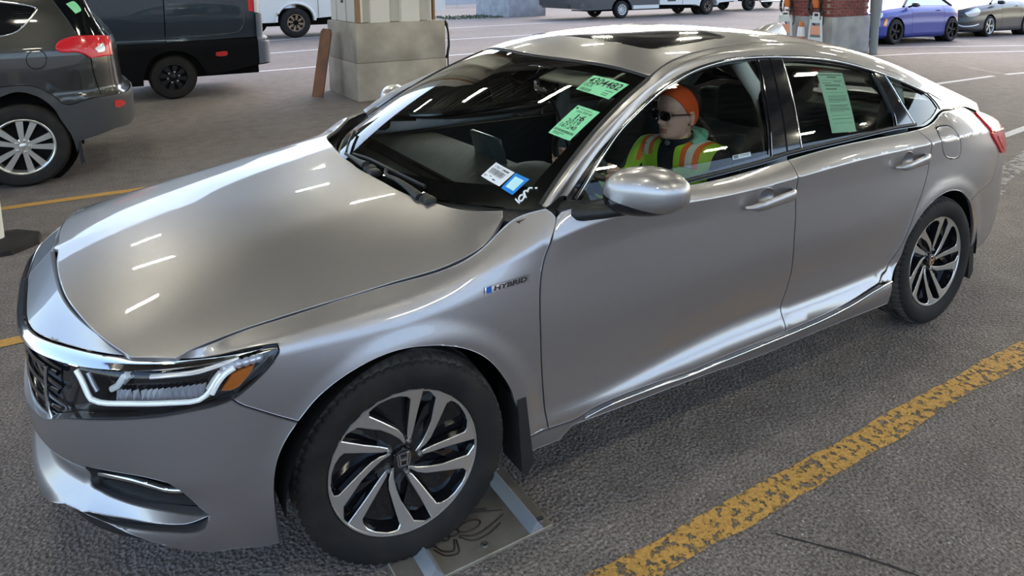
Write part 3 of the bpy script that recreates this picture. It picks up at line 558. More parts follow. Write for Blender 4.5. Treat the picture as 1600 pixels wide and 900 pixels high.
V = [(x, y, ground_z(x, y)) for x in xs for y in ys]; ny_ = len(ys); F = [(i*ny_+j, (i+1)*ny_+j, (i+1)*ny_+j+1, i*ny_+j+1) for i in range(len(xs)-1) for j in range(ny_-1)]
g = mobj('floor', V, F, ASPH, smooth=0); tag(g, 'worn dark grey asphalt of the covered lane and car park', kind='structure')
def linemat(name, col, wear=.5, scale=26):
    m = mat(name, col, .75); nt = m.node_tree; b = nt.nodes['Principled BSDF']; o = [n for n in nt.nodes if n.type == 'OUTPUT_MATERIAL'][0]; L = nt.links.new
    tc = _n(nt, 'ShaderNodeTexCoord'); n1 = _n(nt, 'ShaderNodeTexNoise'); n1.inputs['Scale'].default_value = scale; n1.inputs['Detail'].default_value = 7; n1.inputs['Roughness'].default_value = .68; L(tc.outputs['Object'], n1.inputs['Vector'])
    rp = _n(nt, 'ShaderNodeValToRGB'); rp.color_ramp.elements[0].position = wear-.03; rp.color_ramp.elements[1].position = wear+.03; L(n1.outputs['Fac'], rp.inputs['Fac'])
    tr = _n(nt, 'ShaderNodeBsdfTransparent'); mx = _n(nt, 'ShaderNodeMixShader'); L(rp.outputs[0], mx.inputs[0]); L(tr.outputs[0], mx.inputs[1]); L(b.outputs[0], mx.inputs[2]); L(mx.outputs[0], o.inputs['Surface'])
    n2 = _n(nt, 'ShaderNodeTexNoise'); n2.inputs['Scale'].default_value = 90; n2.inputs['Detail'].default_value = 3; L(tc.outputs['Object'], n2.inputs['Vector']); h = _n(nt, 'ShaderNodeHueSaturation'); h.inputs['Color'].default_value = (*col, 1)
    mr = _n(nt, 'ShaderNodeMapRange'); mr.inputs['To Min'].default_value = .55; mr.inputs['To Max'].default_value = 1.35; L(n2.outputs['Fac'], mr.inputs['Value']); L(mr.outputs[0], h.inputs['Value']); L(h.outputs[0], b.inputs['Base Color'])
    bp = _n(nt, 'ShaderNodeBump'); bp.inputs['Strength'].default_value = .8; bp.inputs['Distance'].default_value = .004; v2 = _n(nt, 'ShaderNodeTexVoronoi'); v2.inputs['Scale'].default_value = 75; L(tc.outputs['Object'], v2.inputs['Vector']); L(v2.outputs['Distance'], bp.inputs['Height']); L(bp.outputs[0], b.inputs['Normal'])
    return m
YEL = linemat('worn_yellow_paint', (.52, .29, .065), .452, 30); YEL2 = linemat('yellow_paint', (.52, .28, .055), .30, 40); WHT = linemat('white_line_paint', (.62, .62, .64), .36, 30)
def ribbon(name, P, w, m, label, jit=0.0, z=.003, step=.06):
    """a painted line on the ground"""
    P = crom([(p[0], p[1]) for p in P], step) if len(P) > 2 else np.array([np.array(P[0])+(np.array(P[1])-np.array(P[0]))*t for t in np.linspace(0, 1, max(2, int(math.hypot(P[1][0]-P[0][0], P[1][1]-P[0][1])/max(step, .06))))])
    V = []; F = []; a = b = 0
    for i, p in enumerate(P):
        t = P[min(i+1, len(P)-1)]-P[max(i-1, 0)]; n = np.array([-t[1], t[0]])/np.hypot(*t)
        if jit: a = a*.85+random.gauss(0, jit); b = b*.85+random.gauss(0, jit)
        l = p+n*(w/2+a); r = p-n*(w/2+b); V += [(l[0], l[1], ground_z(l[0], l[1])+z), (r[0], r[1], ground_z(r[0], r[1])+z)]
    for i in range(len(P)-1): F.append((2*i, 2*i+1, 2*i+3, 2*i+2))
    o = mobj(name, V, F, m, smooth=0); return tag(o, label, kind='structure')
ribbon('lane_line', [(.14, -1.275), (14, -1.275)], .115, YEL, 'chipped yellow lane line in the right foreground', jit=.004, step=.03)
ribbon('lane_line', [(-12, 1.395), (4.5, 1.395)], .09, YEL2, 'yellow lane line passing behind the sedan bumper')
ribbon('lane_line', [(-12, 3.995), (4.5, 3.995)], .10, YEL2, 'yellow lane line in front of the dark grey SUV wheel')
WL = [((14.0, 6.59), (24, 4.0), 'white stall line in front of the blue convertible'), ((10.2, 3.55), (12.77, 3.48), 'short white dash above the sedan boot'), ((13.155, 3.46), (16, 3.0), 'white dash at the right frame edge beyond the crack'), ((7.6, 1.02), (11, 1.38), 'white line beside the sedan tail light'), ((16.2, 7.70), (26, 4.6), 'white line under the blue convertible nose'),
      ((3.0, 19.08), (7.0, 20.35), 'white stall line under the white van'), ((2.9, 15.33), (4.9, 15.8), 'white stall line left of the rusty plank'), ((1.9, 11.80), (3.4, 11.93), 'faint white line beside the dark blue van bumper'), ((10.0, 20.9), (17.5, 21.45), 'white line in front of the far concrete pillar'), ((8.0, 16.26), (12.5, 16.45), 'white line behind the concrete plinth'), ((6.1, 12.29), (9, 12.33), 'white line close behind the plinth cord')]
for a, b_, l in WL: ribbon('parking_line', [a, b_], .10, WHT, l)
CRACK = mat('crack_fill', (.012, .012, .014), .7)
ribbon('pavement_crack', [(14.4, 6.3), (14.10, 5.87), (14.0, 4.92), (13.3, 3.75), (13.0, 3.1), (12.6, 2.2)], .06, CRACK, 'tarred crack across the car park at right', jit=.006, z=.002)
ribbon('pavement_crack', [(1.02, -1.40), (1.18, -1.62), (1.30, -1.85), (1.36, -2.0)], .008, CRACK, 'fine crack in the asphalt right of the yellow line', jit=.0015, z=.0015, step=.02)
# worn ridge where two asphalt coats meet, behind the sedan
PATCH = mat('pale_patch', (.20, .19, .185), .9, noise=((.11, .105, .10), 14, .4, .6), bump=.5, bscale=90)
ribbon('asphalt_seam', [(4.6, -.15), (5.3, .05), (6.2, .3), (7.5, .55)], .16, linemat('pale_dust', (.27, .26, .25), .47, 9), 'pale dusty seam in the asphalt behind the rear bumper', jit=.01, z=.002)

# ---------------- canopy over the lanes (above the frame; it shades the cars and shows in their paint)
CANX = (-4.9, 17.5); CANY = (-7.1, 11.4); CANZ = 4.9
DECK = mat('deck_steel', (.075, .070, .064), .6, noise=((.05, .046, .042), 3, .35, .7))
b = MB(); b.box(((CANX[0]+CANX[1])/2, (CANY[0]+CANY[1])/2, CANZ+.15), (CANX[1]-CANX[0], CANY[1]-CANY[0], .2))
y = CANY[0]+.1
while y < CANY[1]: b.box(((CANX[0]+CANX[1])/2, y, CANZ+.02), (CANX[1]-CANX[0], .13, .10)); y += .30
b.box(((CANX[0]+CANX[1])/2, CANY[0], CANZ), (CANX[1]-CANX[0], .2, .9)); b.box(((CANX[0]+CANX[1])/2, CANY[1], CANZ), (CANX[1]-CANX[0], .2, .9))
b.box((CANX[0], (CANY[0]+CANY[1])/2, CANZ), (.2, CANY[1]-CANY[0], .9)); b.box((CANX[1], (CANY[0]+CANY[1])/2, CANZ), (.2, CANY[1]-CANY[0], .9))
o = b.build('ceiling', [DECK], smooth=0); tag(o, 'ribbed steel canopy deck over the lanes', kind='structure')
STEEL = mat('beam_steel', (.24, .23, .22), .55)
for i, x in enumerate((-4.6, -1.6, 3.35, 9, 14.2)):
    b = MB(); b.box((x, (CANY[0]+CANY[1])/2, CANZ-.25), (.18, CANY[1]-CANY[0]-.3, .5)); b.box((x, (CANY[0]+CANY[1])/2, CANZ-.5), (.30, CANY[1]-CANY[0]-.3, .03)); o = b.build('trim_%d' % (i+1), [STEEL], smooth=0); tag(o, kind='structure')
# fluorescent tubes, each a lamp of its own
TUBE = mat('fluorescent_tube', (.9, .9, .8), .4, emit=(1.0, .965, .79), estr=TUBE_POWER)
HOUS = mat('lamp_housing', (.6, .6, .58), .5)
lamp0 = None
for yy in (-6.6, -3.4, -.35, 2.65, 5.7, 8.8):
    for xx in (-3.9, -1.3, 1.8, 4.9, 8.0, 11.1, 14.2):
        if lamp0 is None:
            lamp0 = thing('strip_light', 'fluorescent strip light under the canopy deck', 'light', group='canopy strip lights')
            b = MB(); b.box((0, 0, .05), (.66, .12, .06)); b.build('housing', [HOUS], lamp0, 0)
            for q in (-.035, .035):
                b = MB(); b.tube([(-.30, q, 0), (.30, q, 0)], .019, 8); b.build('tube', [TUBE], lamp0, 60)
            l = lamp0
        else: l = copy_tree(lamp0)
        l.location = (xx+.5*random.uniform(-.3, .3), yy, CANZ-.30)

# ---------------- column on the concrete plinth
CONC = mat('weathered_concrete', (.40, .355, .30), .85, noise=((.25, .22, .185), 2.6, .35, .72), bump=.35, bscale=30)
CONC2 = mat('pale_concrete', (.40, .40, .41), .85, noise=((.27, .27, .275), 3, .35, .7), bump=.3, bscale=30)
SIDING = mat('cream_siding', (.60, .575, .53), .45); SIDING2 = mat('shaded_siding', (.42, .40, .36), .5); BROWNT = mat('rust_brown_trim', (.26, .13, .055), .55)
col = thing('canopy_column', 'cream ribbed-metal column on a stained concrete plinth', 'column', (3.34, 7.89, 0))
b = MB(); x0, x1, y0, y1 = 2.626, 4.05, 7.203, 8.58; ox, oy = 3.34, 7.89
b.rbox(((x0+x1)/2-ox, (y0+y1)/2-oy, .28), (x1-x0+.012, y1-y0+.012, .56), .012); b.rbox(((x0+x1)/2-ox, (y0+y1)/2-oy, .85), (x1-x0, y1-y0, .58), .02)
b.build('plinth', [CONC], col)
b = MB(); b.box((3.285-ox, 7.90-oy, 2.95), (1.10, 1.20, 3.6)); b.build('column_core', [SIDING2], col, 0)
def rib(a, c, d=.045, nm='siding_panel', m=SIDING):
    b = MB(); w = .018; b.prism([(a, 0), (a+w, -d), (c-w, -d), (c, 0)], ((-ox, 7.305-oy, 1.14), (1, 0, 0), (0, 1, 0), (0, 0, 1)), 0, 3.6); b.build(nm, [m], col, 0)
for a, c in ((2.862, 3.19), (3.342, 3.67), (3.815, 3.868)): rib(a, c)
b = MB(); b.box((2.700-ox, 7.275-oy, 2.95), (.075, .075, 3.6)); b.build('corner_trim', [BROWNT], col, 0)
b = MB(); b.box((2.735-ox, 7.255-oy, 2.95), (.03, .05, 3.6)); b.build('corner_trim', [SIDING], col, 0)
b = MB(); b.box((3.886-ox, 7.28-oy, 2.95), (.028, .08, 3.6)); b.build('corner_trim', [BROWNT], col, 0)
for k, yy in enumerate((7.55, 8.0, 8.38)):
    b = MB(); b.box((2.705-ox, yy-oy, 2.95), (.05, (.34, .40, .26)[k], 3.6)); b.build('siding_panel', [SIDING], col, 0)
b = MB(); b.box((2.676-ox, 7.93-oy, 1.47), (.012, .09, .09), mt=0); b.box((2.668-ox, 7.93-oy, 1.48), (.008, .035, .04), mt=1); b.build('column_tag', [INKM, WHITEP], col, 0)
# rusty steel plank
RUST = mat('rusty_steel', (.22, .095, .045), .75, noise=((.10, .058, .042), 5, .35, .7), bump=.25, bscale=45)
b = MB(); b.prism([(-.115, 0), (.115, 0), (.115, .98), (.085, 1.04), (-.07, 1.05), (-.115, 1.0)], ((0, 0, 0), (.42, -.907, 0), (.21, .097, .973), (-.885, -.41, .23)), -.012, .012)
o = b.build('steel_plank', [RUST], None, 20, loc=(2.215, 7.86, .02)); tag(o, 'rusty brown steel plank leaning on the concrete plinth', 'plank')
# extension cord hanging on the plinth's right face
CORDB = mat('black_cord', (.01, .01, .011), .5); CORDO = mat('orange_cord', (.55, .14, .03), .5)
def coil(name, c, u, v, rx, rz, n, m, label, cat, r=.012, tail=None, turns=4):
    P = []; U = Vector(u); W = Vector(v)
    for k in range(turns*28+1):
        a = 2*PI*k/28; j = 1+.10*math.sin(k*.37)+.05*math.sin(k*1.3); P.append(Vector(c)+U*(rx*math.cos(a)*j)+W*(rz*math.sin(a)*j)+U.cross(W)*(.012*math.sin(k*.2)))
    if tail: P += [Vector(t) for t in tail]
    b = MB(); b.tube(P, r, 6); o = b.build(name, [m], None, 60); return tag(o, label, cat)
coil('hanging_cord', (4.10, 7.33, .83), (.35, -.3, 0), (0, 0, 1), .13, .27, 5, CORDB, 'black cord coiled on the right face of the concrete plinth', 'cord', .012, [(4.13, 7.3, .56), (4.12, 7.28, .45), (4.14, 7.26, .36), (4.19, 7.24, .28)])
coil('hanging_cord', (4.075, 7.62, .78), (.02, -.3, 0), (0, 0, 1), .30, .19, 5, CORDO, 'orange cord looped behind the black cord on the plinth', 'cord', .014)

# ---------------- brick column with its tools
BRICKM = [mat('brick_red', (.24, .052, .042), .8, noise=((.15, .035, .030), 20, .3, .7)), mat('brick_dark', (.16, .036, .034), .8, noise=((.24, .06, .05), 20, .3, .7)), mat('brick_light', (.30, .085, .065), .8, noise=((.2, .05, .04), 20, .3, .7))]
MORT = mat('mortar', (.45, .38, .36), .9)
bc = thing('brick_column', 'red brick column on a grey concrete base at the right', 'column', (14.16, 7.75, 0)); ox, oy = 14.16, 7.75
BX0, BX1, BY0, BY1 = 13.50, 14.82, 7.16, 8.34
b = MB(); b.rbox((14.16-ox, 7.75-oy, .425), (1.40, 1.25, .85), .02); b.build('base', [CONC2], bc)
b = MB(); b.box((14.16-ox, 7.75-oy, 2.7), (BX1-BX0-.03, BY1-BY0-.03, 3.7)); b.build('core', [MORT], bc, 0)
bms = []
for m in BRICKM:
    q = MB(); q.rbox((0, 0, 0), (.203, .09, .057), .004, 1); bms.append(q.mesh('brick', [m], 0))
row = 0; z = .885
while z < 1.95:
    n = 6; sh = (row % 2)*.11
    for k in range(n+1):
        xx = BX0+.105+k*.216-sh
        if xx-.1 < BX0-.12 or xx+.1 > BX1+.01: continue
        inst('brick', random.choice(bms), bc, (xx-ox+(.05 if xx < BX0+.1 else 0), BY0+.025-oy, z), (0, 0, 0), (.55 if xx < BX0+.1 else 1, 1, 1))
    for k in range(n):
        yy = BY0+.15+k*.216+(.11 if row % 2 else 0)
        if yy > BY1-.05: continue
        inst('brick', random.choice(bms), bc, (BX0+.025-ox, yy-oy, z), (0, 0, PI/2))
    z += .072; row += 1
# downpipe
PIPE = mat('grey_pipe', (.22, .25, .28), .5)
b = MB(); b.tube([(0, 0, 0), (0, 0, .70)], .085, 16); b.tube([(0, 0, .62), (0, 0, 1.02)], .105, 16); b.tube([(0, 0, .92), (0, 0, 4.55)], .125, 16); o = b.build('downpipe', [PIPE], None, 50, loc=(14.62, 6.86, 0)); tag(o, 'fat grey downpipe beside the brick column', 'pipe')
# orange cord reels on the column's left face
ORNG = mat('orange_plastic', (.62, .16, .03), .45)
def reel(y, z, label):
    t = thing('cord_reel', label, 'cord reel', (13.44, y, z), group=None)
    b = MB(); b.rbox((0, 0, .10), (.10, .17, .36), .03); b.box((-.055, 0, .16), (.02, .05, .10), mt=1); b.build('reel_body', [ORNG, CORDB], t)
    P = [Vector((-.06+.02*math.sin(k*.5), (.155+.02*math.sin(k*.31))*math.cos(2*PI*k/26), -.02+(.24+.03*math.sin(k*.23))*math.sin(2*PI*k/26))) for k in range(105)]
    b = MB(); b.tube(P, .013, 6); b.build('cord', [CORDB], t, 60)
    P = [Vector((-.05, .06, .0)), Vector((-.06, .05, -.3)), Vector((-.05, -.08, -.52)), Vector((-.05, -.22, -.45)), Vector((-.04, -.2, -.1))]
    b = MB(); b.tube(crom(P, .04), .012, 6); b.build('hanging_cord', [CORDB], t, 60)
    return t
reel(8.30, 1.13, 'orange cord reel with a black cord, left one on the brick column'); reel(7.54, 1.12, 'orange cord reel with a black cord, nearer the brick column corner')
MINT = mat('pale_board', (.66, .70, .70), .5); ORP = mat('orange_panel', (.78, .36, .24), .5)
def aboard(x, y, rz, label):
    t = thing('folding_sign', label, 'floor sign', (x, y, 0), rz)
    fr = ((0, 0, 0), (0, -1, 0), (0, .0, 1), (-1, 0, 0))
    b = MB()
    for s in (-1, 1):
        b.prism([(s*.205, 0), (s*.165, 0), (s*.10, .86), (s*.14, .88)], fr, .02, .05)
    b.prism([(-.14, .80), (.14, .80), (.12, .87), (-.12, .87)], fr, .02, .05); b.prism([(-.08, .87), (-.055, .87), (-.055, .93), (-.08, .93)], fr, .02, .05); b.prism([(.055, .87), (.08, .87), (.08, .93), (.055, .93)], fr, .02, .05); b.prism([(-.08, .93), (.08, .93), (.07, .96), (-.07, .96)], fr, .02, .05)
    b.prism([(-.12, .72), (.12, .72), (.10, .80), (-.10, .80)], fr, .03, .045); b.prism([(-.16, .1), (.16, .1), (.16, .40), (-.16, .40)], fr, .03, .045); b.build('board', [MINT], t, 0)
    b = MB(); b.prism([(-.13, .46), (.13, .46), (.11, .66), (-.11, .66)], fr, .03, .05); b.build('panel', [ORP], t, 0)
    return t
aboard(13.30, 7.40, 0, 'pale folding sign with a pinkish panel right of the small cone'); aboard(13.30, 8.22, .3, 'pale folding sign under the left cord reel behind the aerial fin')
cone = thing('traffic_cone', 'small orange cone with a white sleeve between the folding signs', 'cone', (13.28, 7.78, 0))
b = MB(); b.box((0, 0, .02), (.26, .26, .04)); b.lathe([(.10, .04), (.085, .30), (.07, .42), (.05, .70), (.03, .74), (0, .74)], n=18); b.build('cone_body', [ORNG], cone)
b = MB(); b.lathe([(.088, .40), (.074, .62)], n=18); b.build('white_sleeve', [WHITEP], cone)

# ---------------- delineator post at the left edge
PK = mat('grey_white_post', (.62, .64, .60), .5)
dp = thing('delineator_post', 'white tube post on a black rubber foot at the left frame edge', 'post', (-1.345, 3.02, 0))
b = MB(); b.lathe([(.06, .035), (.052, .05), (.048, .9), (.04, .93), (0, .94)], n=20); b.build('post', [PK], dp)
b = MB(); n = 8; pts = [(.27*math.cos(PI/8+k*PI/4), .27*math.sin(PI/8+k*PI/4)) for k in range(n)]
V = [(x, y, 0) for x, y in pts]+[(x*.97, y*.97, .03) for x, y in pts]+[(x*.45, y*.45, .06) for x, y in pts]; F = [(i, (i+1) % n, n+(i+1) % n, n+i) for i in range(n)]+[(n+i, n+(i+1) % n, 2*n+(i+1) % n, 2*n+i) for i in range(n)]+[tuple(range(2*n, 3*n))]
b.add(V, F); b.build('rubber_foot', [RUBBER], dp, 20)

# ---------------- steel plate with rails under the front wheel
PLATE = mat('worn_plate_steel', (.33, .295, .25), .50, .5, noise=((.22, .19, .15), 8, .35, .7), bump=.1, bscale=40)
RAILM = mat('galvanised_rail', (.40, .43, .48), .42, .6)
pl = thing('floor_plate', 'steel plate with two raised rails and an engraved spider under the front tyre', 'floor plate', (.18, -.76, 0))
b = MB(); b.rbox((.005, 0, .004), (.51, .49, .012), .002, 1); b.build('plate', [PLATE], pl)
def rail(x):
    b = MB(); b.prism([(-.026, 0), (.026, 0), (.0, .034)], ((x, -.242, .010), (1, 0, 0), (0, 0, 1), (0, 1, 0)), 0, .40); b.build('rail', [RAILM], pl, 0)
rail(.20); rail(-.15)
for xx, yy in ((.235, -.21), (.235, .08), (.03, -.206)):
    b = MB(); b.lathe([(.011, .010), (.010, .016), (.005, .016), (.004, .012)], (xx, yy, 0), n=16); b.build('bolt', [LUG], pl)
GRV = mat('engraved_groove', (.030, .021, .014), .7, .2)
def gl(P, r=.0030): 
    P = crom([(x-.18, y+.76) for x, y in P], .008); b = MB(); b.tube([(p[0], p[1], .0106) for p in P], r, 5); return b
b = MB()
for P in ([(.150, -.845), (.18, -.825), (.24, -.828), (.33, -.868)], [(.148, -.838), (.175, -.815), (.24, -.815), (.29, -.835)], [(.16, -.89), (.20, -.915), (.26, -.908), (.325, -.885)], [(.155, -.895), (.19, -.932), (.245, -.933), (.298, -.913)],
          [(.135, -.845), (.10, -.83), (.07, -.85)], [(.13, -.85), (.09, -.845), (.05, -.87)], [(.14, -.895), (.118, -.935), (.09, -.92), (.075, -.885)], [(.145, -.90), (.128, -.95), (.09, -.94), (.068, -.90)]):
    q = gl(P); b.add(q.V, q.F)
for (cx, cy, ra, rb2) in ((.205, -.872, .040, .020), (.150, -.872, .018, .013), (.120, -.880, .012, .009)):
    q = gl([(cx+ra*math.cos(a), cy+rb2*math.sin(a)) for a in np.linspace(0, 2*PI, 20)]); b.add(q.V, q.F)
b.build('engraved_spider', [GRV], pl, 60)

# ---------------- far pillar, fence, kerb
fp = MB(); fp.rbox((17.6, 27.9, .6), (2.1, 3.3, 1.26), .03); fp.box((17.6, 27.9, 2.9), (1.5, 2.4, 3.4)); o = fp.build('concrete_pillar', [CONC2]); tag(o, 'pale concrete pillar base far behind the plinth', 'pillar')
fe_ = thing('chain_link_fence', 'chain-link fence along the far edge of the car park', 'fence', (0, 39.6, 0))
WIRE = mat('galvanised_wire', (.42, .43, .46), .5, .5)
b = MB()
for k in range(-10, 330):
    x0 = 12+k*.12
    for s in (1, -1):
        p = Vector((x0, 0, .02)); q = Vector((x0+s*2.1, 0, 2.1)); d = (q-p).normalized(); n_ = Vector((0, 1, 0)); t = d.cross(n_)*.009
        V = [p-t, p+t, q+t, q-t]; b.add(V, [(0, 1, 2, 3)])
wm = b.build('wire_mesh', [WIRE], fe_, 0); tag(wm, kind='stuff')
for k in range(14):
    b = MB(); b.tube([(0, 0, 0), (0, 0, 2.2)], .035, 8); b.build('fence_post', [WIRE], fe_, 60, loc=(11+k*3.2, .03, 0))
b = MB(); b.tube([(10, .03, 2.12), (54, .03, 2.12)], .025, 8); b.build('top_rail', [WIRE], fe_, 60)
GRASS = mat('grass_verge', (.055, .085, .03), .95, noise=((.13, .13, .08), 5, .4, .7))
b = MB()
for k in range(260):
    x, y = random.uniform(13.4, 16.3), random.uniform(26.0, 28.5); h = random.uniform(.04, .13); a = random.uniform(0, PI); w = .05
    b.add([(x-w*math.cos(a), y-w*math.sin(a), 0), (x+w*math.cos(a), y+w*math.sin(a), 0), (x+random.uniform(-.04, .04), y, h)], [(0, 1, 2)])
o = b.build('weeds', [GRASS], None, 0); tag(o, 'green weeds growing beside the far concrete pillar', 'weeds', kind='stuff')
KERB = mat('far_concrete', (.50, .50, .53), .9)
b = MB(); b.box((30, 52, .15), (120, 14, .5)); o = b.build('far_pavement', [KERB], None, 0); tag(o, 'pale pavement beyond the chain-link fence', kind='structure')
# plain block added behind the camera to dim the horizon reflected in the sedan
BLOCKM = mat('reflection_block', (.30, .29, .30), .9); GREENS = mat('far_tree', (.05, .07, .04), .95)
for x, y, sx, sy, h in ((-4, -42, 54, 8, 6.2),):
    b = MB(); b.box((x, y, h/2), (sx, sy, h)); o = b.build('trim_%d' % (20+abs(x)), [BLOCKM], None, 0); tag(o, 'plain grey block added out of view, showing only in reflections', kind='structure')
# ================================================================= the silver-grey sedan
car = thing('sedan', 'silver-grey four-door sedan filling the foreground, a driver in an orange headband inside', 'car')
D = OUTL
CUPR = (.043, .036)
def cup_ring(ab, k=1.0, n=24):
    (a0, b0), (a1, b1) = ab[0], ab[-1]; ca, cb = a0+(a1-a0)*.47, b0+(b1-b0)*.47+.014
    return [(ca+CUPR[0]*k*math.cos(2*PI*i/n), cb+CUPR[1]*k*math.sin(2*PI*i/n)) for i in range(n+1)]
for sd in (1, -1):
    panel('front_fender', 'side', D['front_fender'], PAINT, car, side=sd, grid=.022)
    fd = panel('front_door', 'side', D['front_door'], PAINT, car, side=sd, feats=(.93,), holes=[cup_ring(D['handle_f'])])
    rd = panel('rear_door', 'side', D['rear_door'], PAINT, car, side=sd, feats=(.93,), holes=[cup_ring(D['handle_r'])])
    qp = panel('quarter_panel', 'side', D['quarter_panel'], PAINT, car, side=sd, holes=[D['fuel']] if sd == 1 else (), grid=.024, feats=(.93,))
    panel('rocker_panel', 'side', D['rocker_panel'], PAINT, car, side=sd, round_=.006)
    strip('sill_trim', 'side', D['sill_trim'], .0065, CHROME, car, off=.004, side=sd)
    if sd == 1: panel('fuel_door', 'side', D['fuel'], PAINT, qp, side=sd)
    panel('rear_bumper', 'side', D['rear_bumper'], PAINT, car, side=sd)
    fbm = panel('front_bumper', 'side', D['front_bumper'], PAINT, car, side=sd, holes=[D['fog_hole'], D['slit_hole']], grid=.028, flange=.03)
    # air-curtain recess behind the two bumper openings
    panel('bumper_recess', 'side', [(.45, .52), (1.06, .52), (1.06, .28), (.30, .26), (.30, .50)], BLACKP, fbm, off=-.034, inset=0, round_=0, flange=0, side=sd)
    strip('fog_lamp_strip', 'side', D['fog_chrome'], [.004]+[.0085]*18+[.004] if False else .0085, CHROME, fbm, off=-.012, side=sd, flat=1.0)
    Pq, _ = surf_pts('side', crom([(p[0], p[1]-.014) for p in D['fog_chrome']], .03), -.02, sd); b = MB(); b.tube([Vector(p) for p in Pq], .010, 8); b.build('fog_lamp_lens', [LENS if False else BLACKG], fbm, 60)
    panel('nose_panel', 'side', D['nose_panel'], PAINT, car, side=sd, grid=.025)
    # chrome wing across the nose, tapering away above the head lamp
    ac_ = D['nose_panel'][0][-1][0]
    panel('chrome_wing', 'side', [[(0, .928), (ac_*.6, .930), (ac_*.9, .938), (ac_, .945), (ac_+.10, .932), (1.20, .905)], [(1.20, .905), (1.06, .882), (.9, .872), (.6, .858), (0, .845)], [(0, .845), (0, .928)]], CHROME, car, side=sd, off=.004, round_=.006, grid=.022, flange=.02)
    panel('grille_surround', 'side', [[(0, .85), (.6, .862), (.78, .868)], [(.78, .868), (.70, .80), (.62, .66), (.60, .55)], [(.60, .55), (.3, .56), (0, .56)], [(0, .56), (0, .85)]], BLACKG, car, side=sd, off=-.035, inset=0, round_=0, flange=.03)
    gr = MB()
    for bb in (.60, .66, .72, .78):
        P, _ = surf_pts('side', [(a, bb) for a in np.linspace(.0, .60, 16)], -.022, sd); gr.tube([Vector(p) for p in P], .008, 6)
    gs = gr.build('grille_bars', [BLACKG], car, 60); tag(gs, None)
    strip('grille_chrome_edge', 'side', [(.56, .80), (.545, .70), (.56, .62), (.585, .565)], .005, CHROME, car, off=-.012, side=sd)
    # ---------------- head lamp
    hl = panel('headlight', 'side', D['headlight'], BLACKG, car, side=sd, off=-.040, inset=-.006, round_=0, flange=0)
    panel('headlight_lens', 'side', D['headlight'], LENS, hl, side=sd, off=-.001, inset=.002, round_=.003, flange=.036)
    strip('light_guide', 'side', D['drl_low'], .0068, LGUIDE, hl, off=.0, side=sd, n=8)
    strip('light_guide', 'side', D['drl_up'], .0075, LGUIDE, hl, off=.0, side=sd)
    strip('light_guide', 'side', D['drl_up2'], .006, LGUIDE, hl, off=-.01, side=sd)
    strip('inner_edge', 'side', D['drl_in'], .006, SILVERR, hl, off=-.012, side=sd)
    strip('slat', 'side', D['drl_slat'], .0085, LGUIDE, hl, off=-.012, side=sd)
    strip('slat', 'side', D['drl_slat2'], .0035, CHROME, hl, off=-.010, side=sd)
    strip('brow', 'side', D['brow'], .006, SILVERR, hl, off=-.006, side=sd, flat=1.4)
    panel('amber_marker', 'side', D['amber'], AMBER, hl, side=sd, off=-.014, round_=.004, inset=.001)
    P, N = surf_pts('side', crom(D['led_top'], .026), -.016, sd)
    for p, n in zip(P, N):
        b = MB(); b.lathe([(.0, .013), (.006, .012), (.011, .008), (.0125, .0)], Vector(p), Vector(n)+Vector((0, 0, .4)), 12); b.build('led_lens', [LENS if False else SILVERR], hl, 60)
    P, N = surf_pts('side', crom([(p[0], .74) for p in D['led_row']][:8], .024), -.030, sd)
    for i, (p, n) in enumerate(zip(P, N)):
        p = Vector(p); n = Vector(n); t = n.cross(Vector((0, 0, 1))).normalized(); b = MB()
        for (w0, h0, d0) in ((.022, .046, .012),):
            O = p; U = t; W = Vector((0, 0, 1))
            V = [O+U*(-.011)+W*(-.020), O+U*(.006)+W*(-.024), O+U*(.013)+W*(.016), O+U*(-.003)+W*(.022), O+U*(.001)+W*.0+n*.020]
            b.add(V, [(0, 1, 4), (1, 2, 4), (2, 3, 4), (3, 0, 4)], 0)
        b.build('led_reflector', [SILVERR], hl, 0)
    # ---------------- tail lamp (wraps round the rear corner)
    tl = panel('tail_light', 'side', [[(4.945, .918), (4.99, .965), (5.06, .985), (5.30, .975), (5.55, .95)], [(5.55, .95), (5.56, .88), (5.40, .80), (5.20, .79), (5.08, .805)], [(5.08, .805), (4.995, .868), (4.945, .918)]], REDL, car, side=sd, off=.012, round_=.008, flange=.03)
    strip('lamp_guide', 'side', [(4.985, .925), (5.10, .925), (5.30, .915)], .006, REDR, tl, off=.010, side=sd)
    strip('lamp_guide', 'side', [(5.02, .90), (5.08, .84), (5.16, .82)], .006, REDR, tl, off=.010, side=sd)
hood = panel('hood', 'hood', D['hood'], PAINT, car, grid=.035)
roofs = []

# ---------------- greenhouse: A-pillar, roof rail and C-pillar in one stamping
_T = np.array([S_glass(a, b)[0] for a, b in D['glass_top']])
_tx = spl(_T[:, 0], _T[:, 1]); _tz = spl(_T[:, 0], _T[:, 2])
_RL = []     # (lower edge point, upper edge point)
for x, a in ((.618, 0), (.70, .14), (.779, .28), (.89, .45), (1.0, .62), (1.09, .755), (1.181, .88), (1.25, .965)):
    _RL.append(((x, float(_tx(x)), float(_tz(x))), tuple(S_wind(a, 1.005)[0])))
for x, xd, wd_ in ((1.33, 1.17, .645), (1.417, 1.27, .618), (1.575, 1.43, .592), (1.732, 1.62, .577), (1.892, 1.80, .572), (2.145, 2.1, .57), (2.316, 2.3, .57), (2.492, 2.5, .57), (2.678, 2.72, .575), (2.916, 2.98, .58), (3.057, 3.14, .585), (3.195, 3.28, .59)):
    _RL.append(((x, float(_tx(x)), float(_tz(x))), tuple(S_roof(xd, wd_)[0])))
_sx = np.linspace(0, SST[-1], 3000); _sp = S_side(_sx, np.full(3000, 1.0))
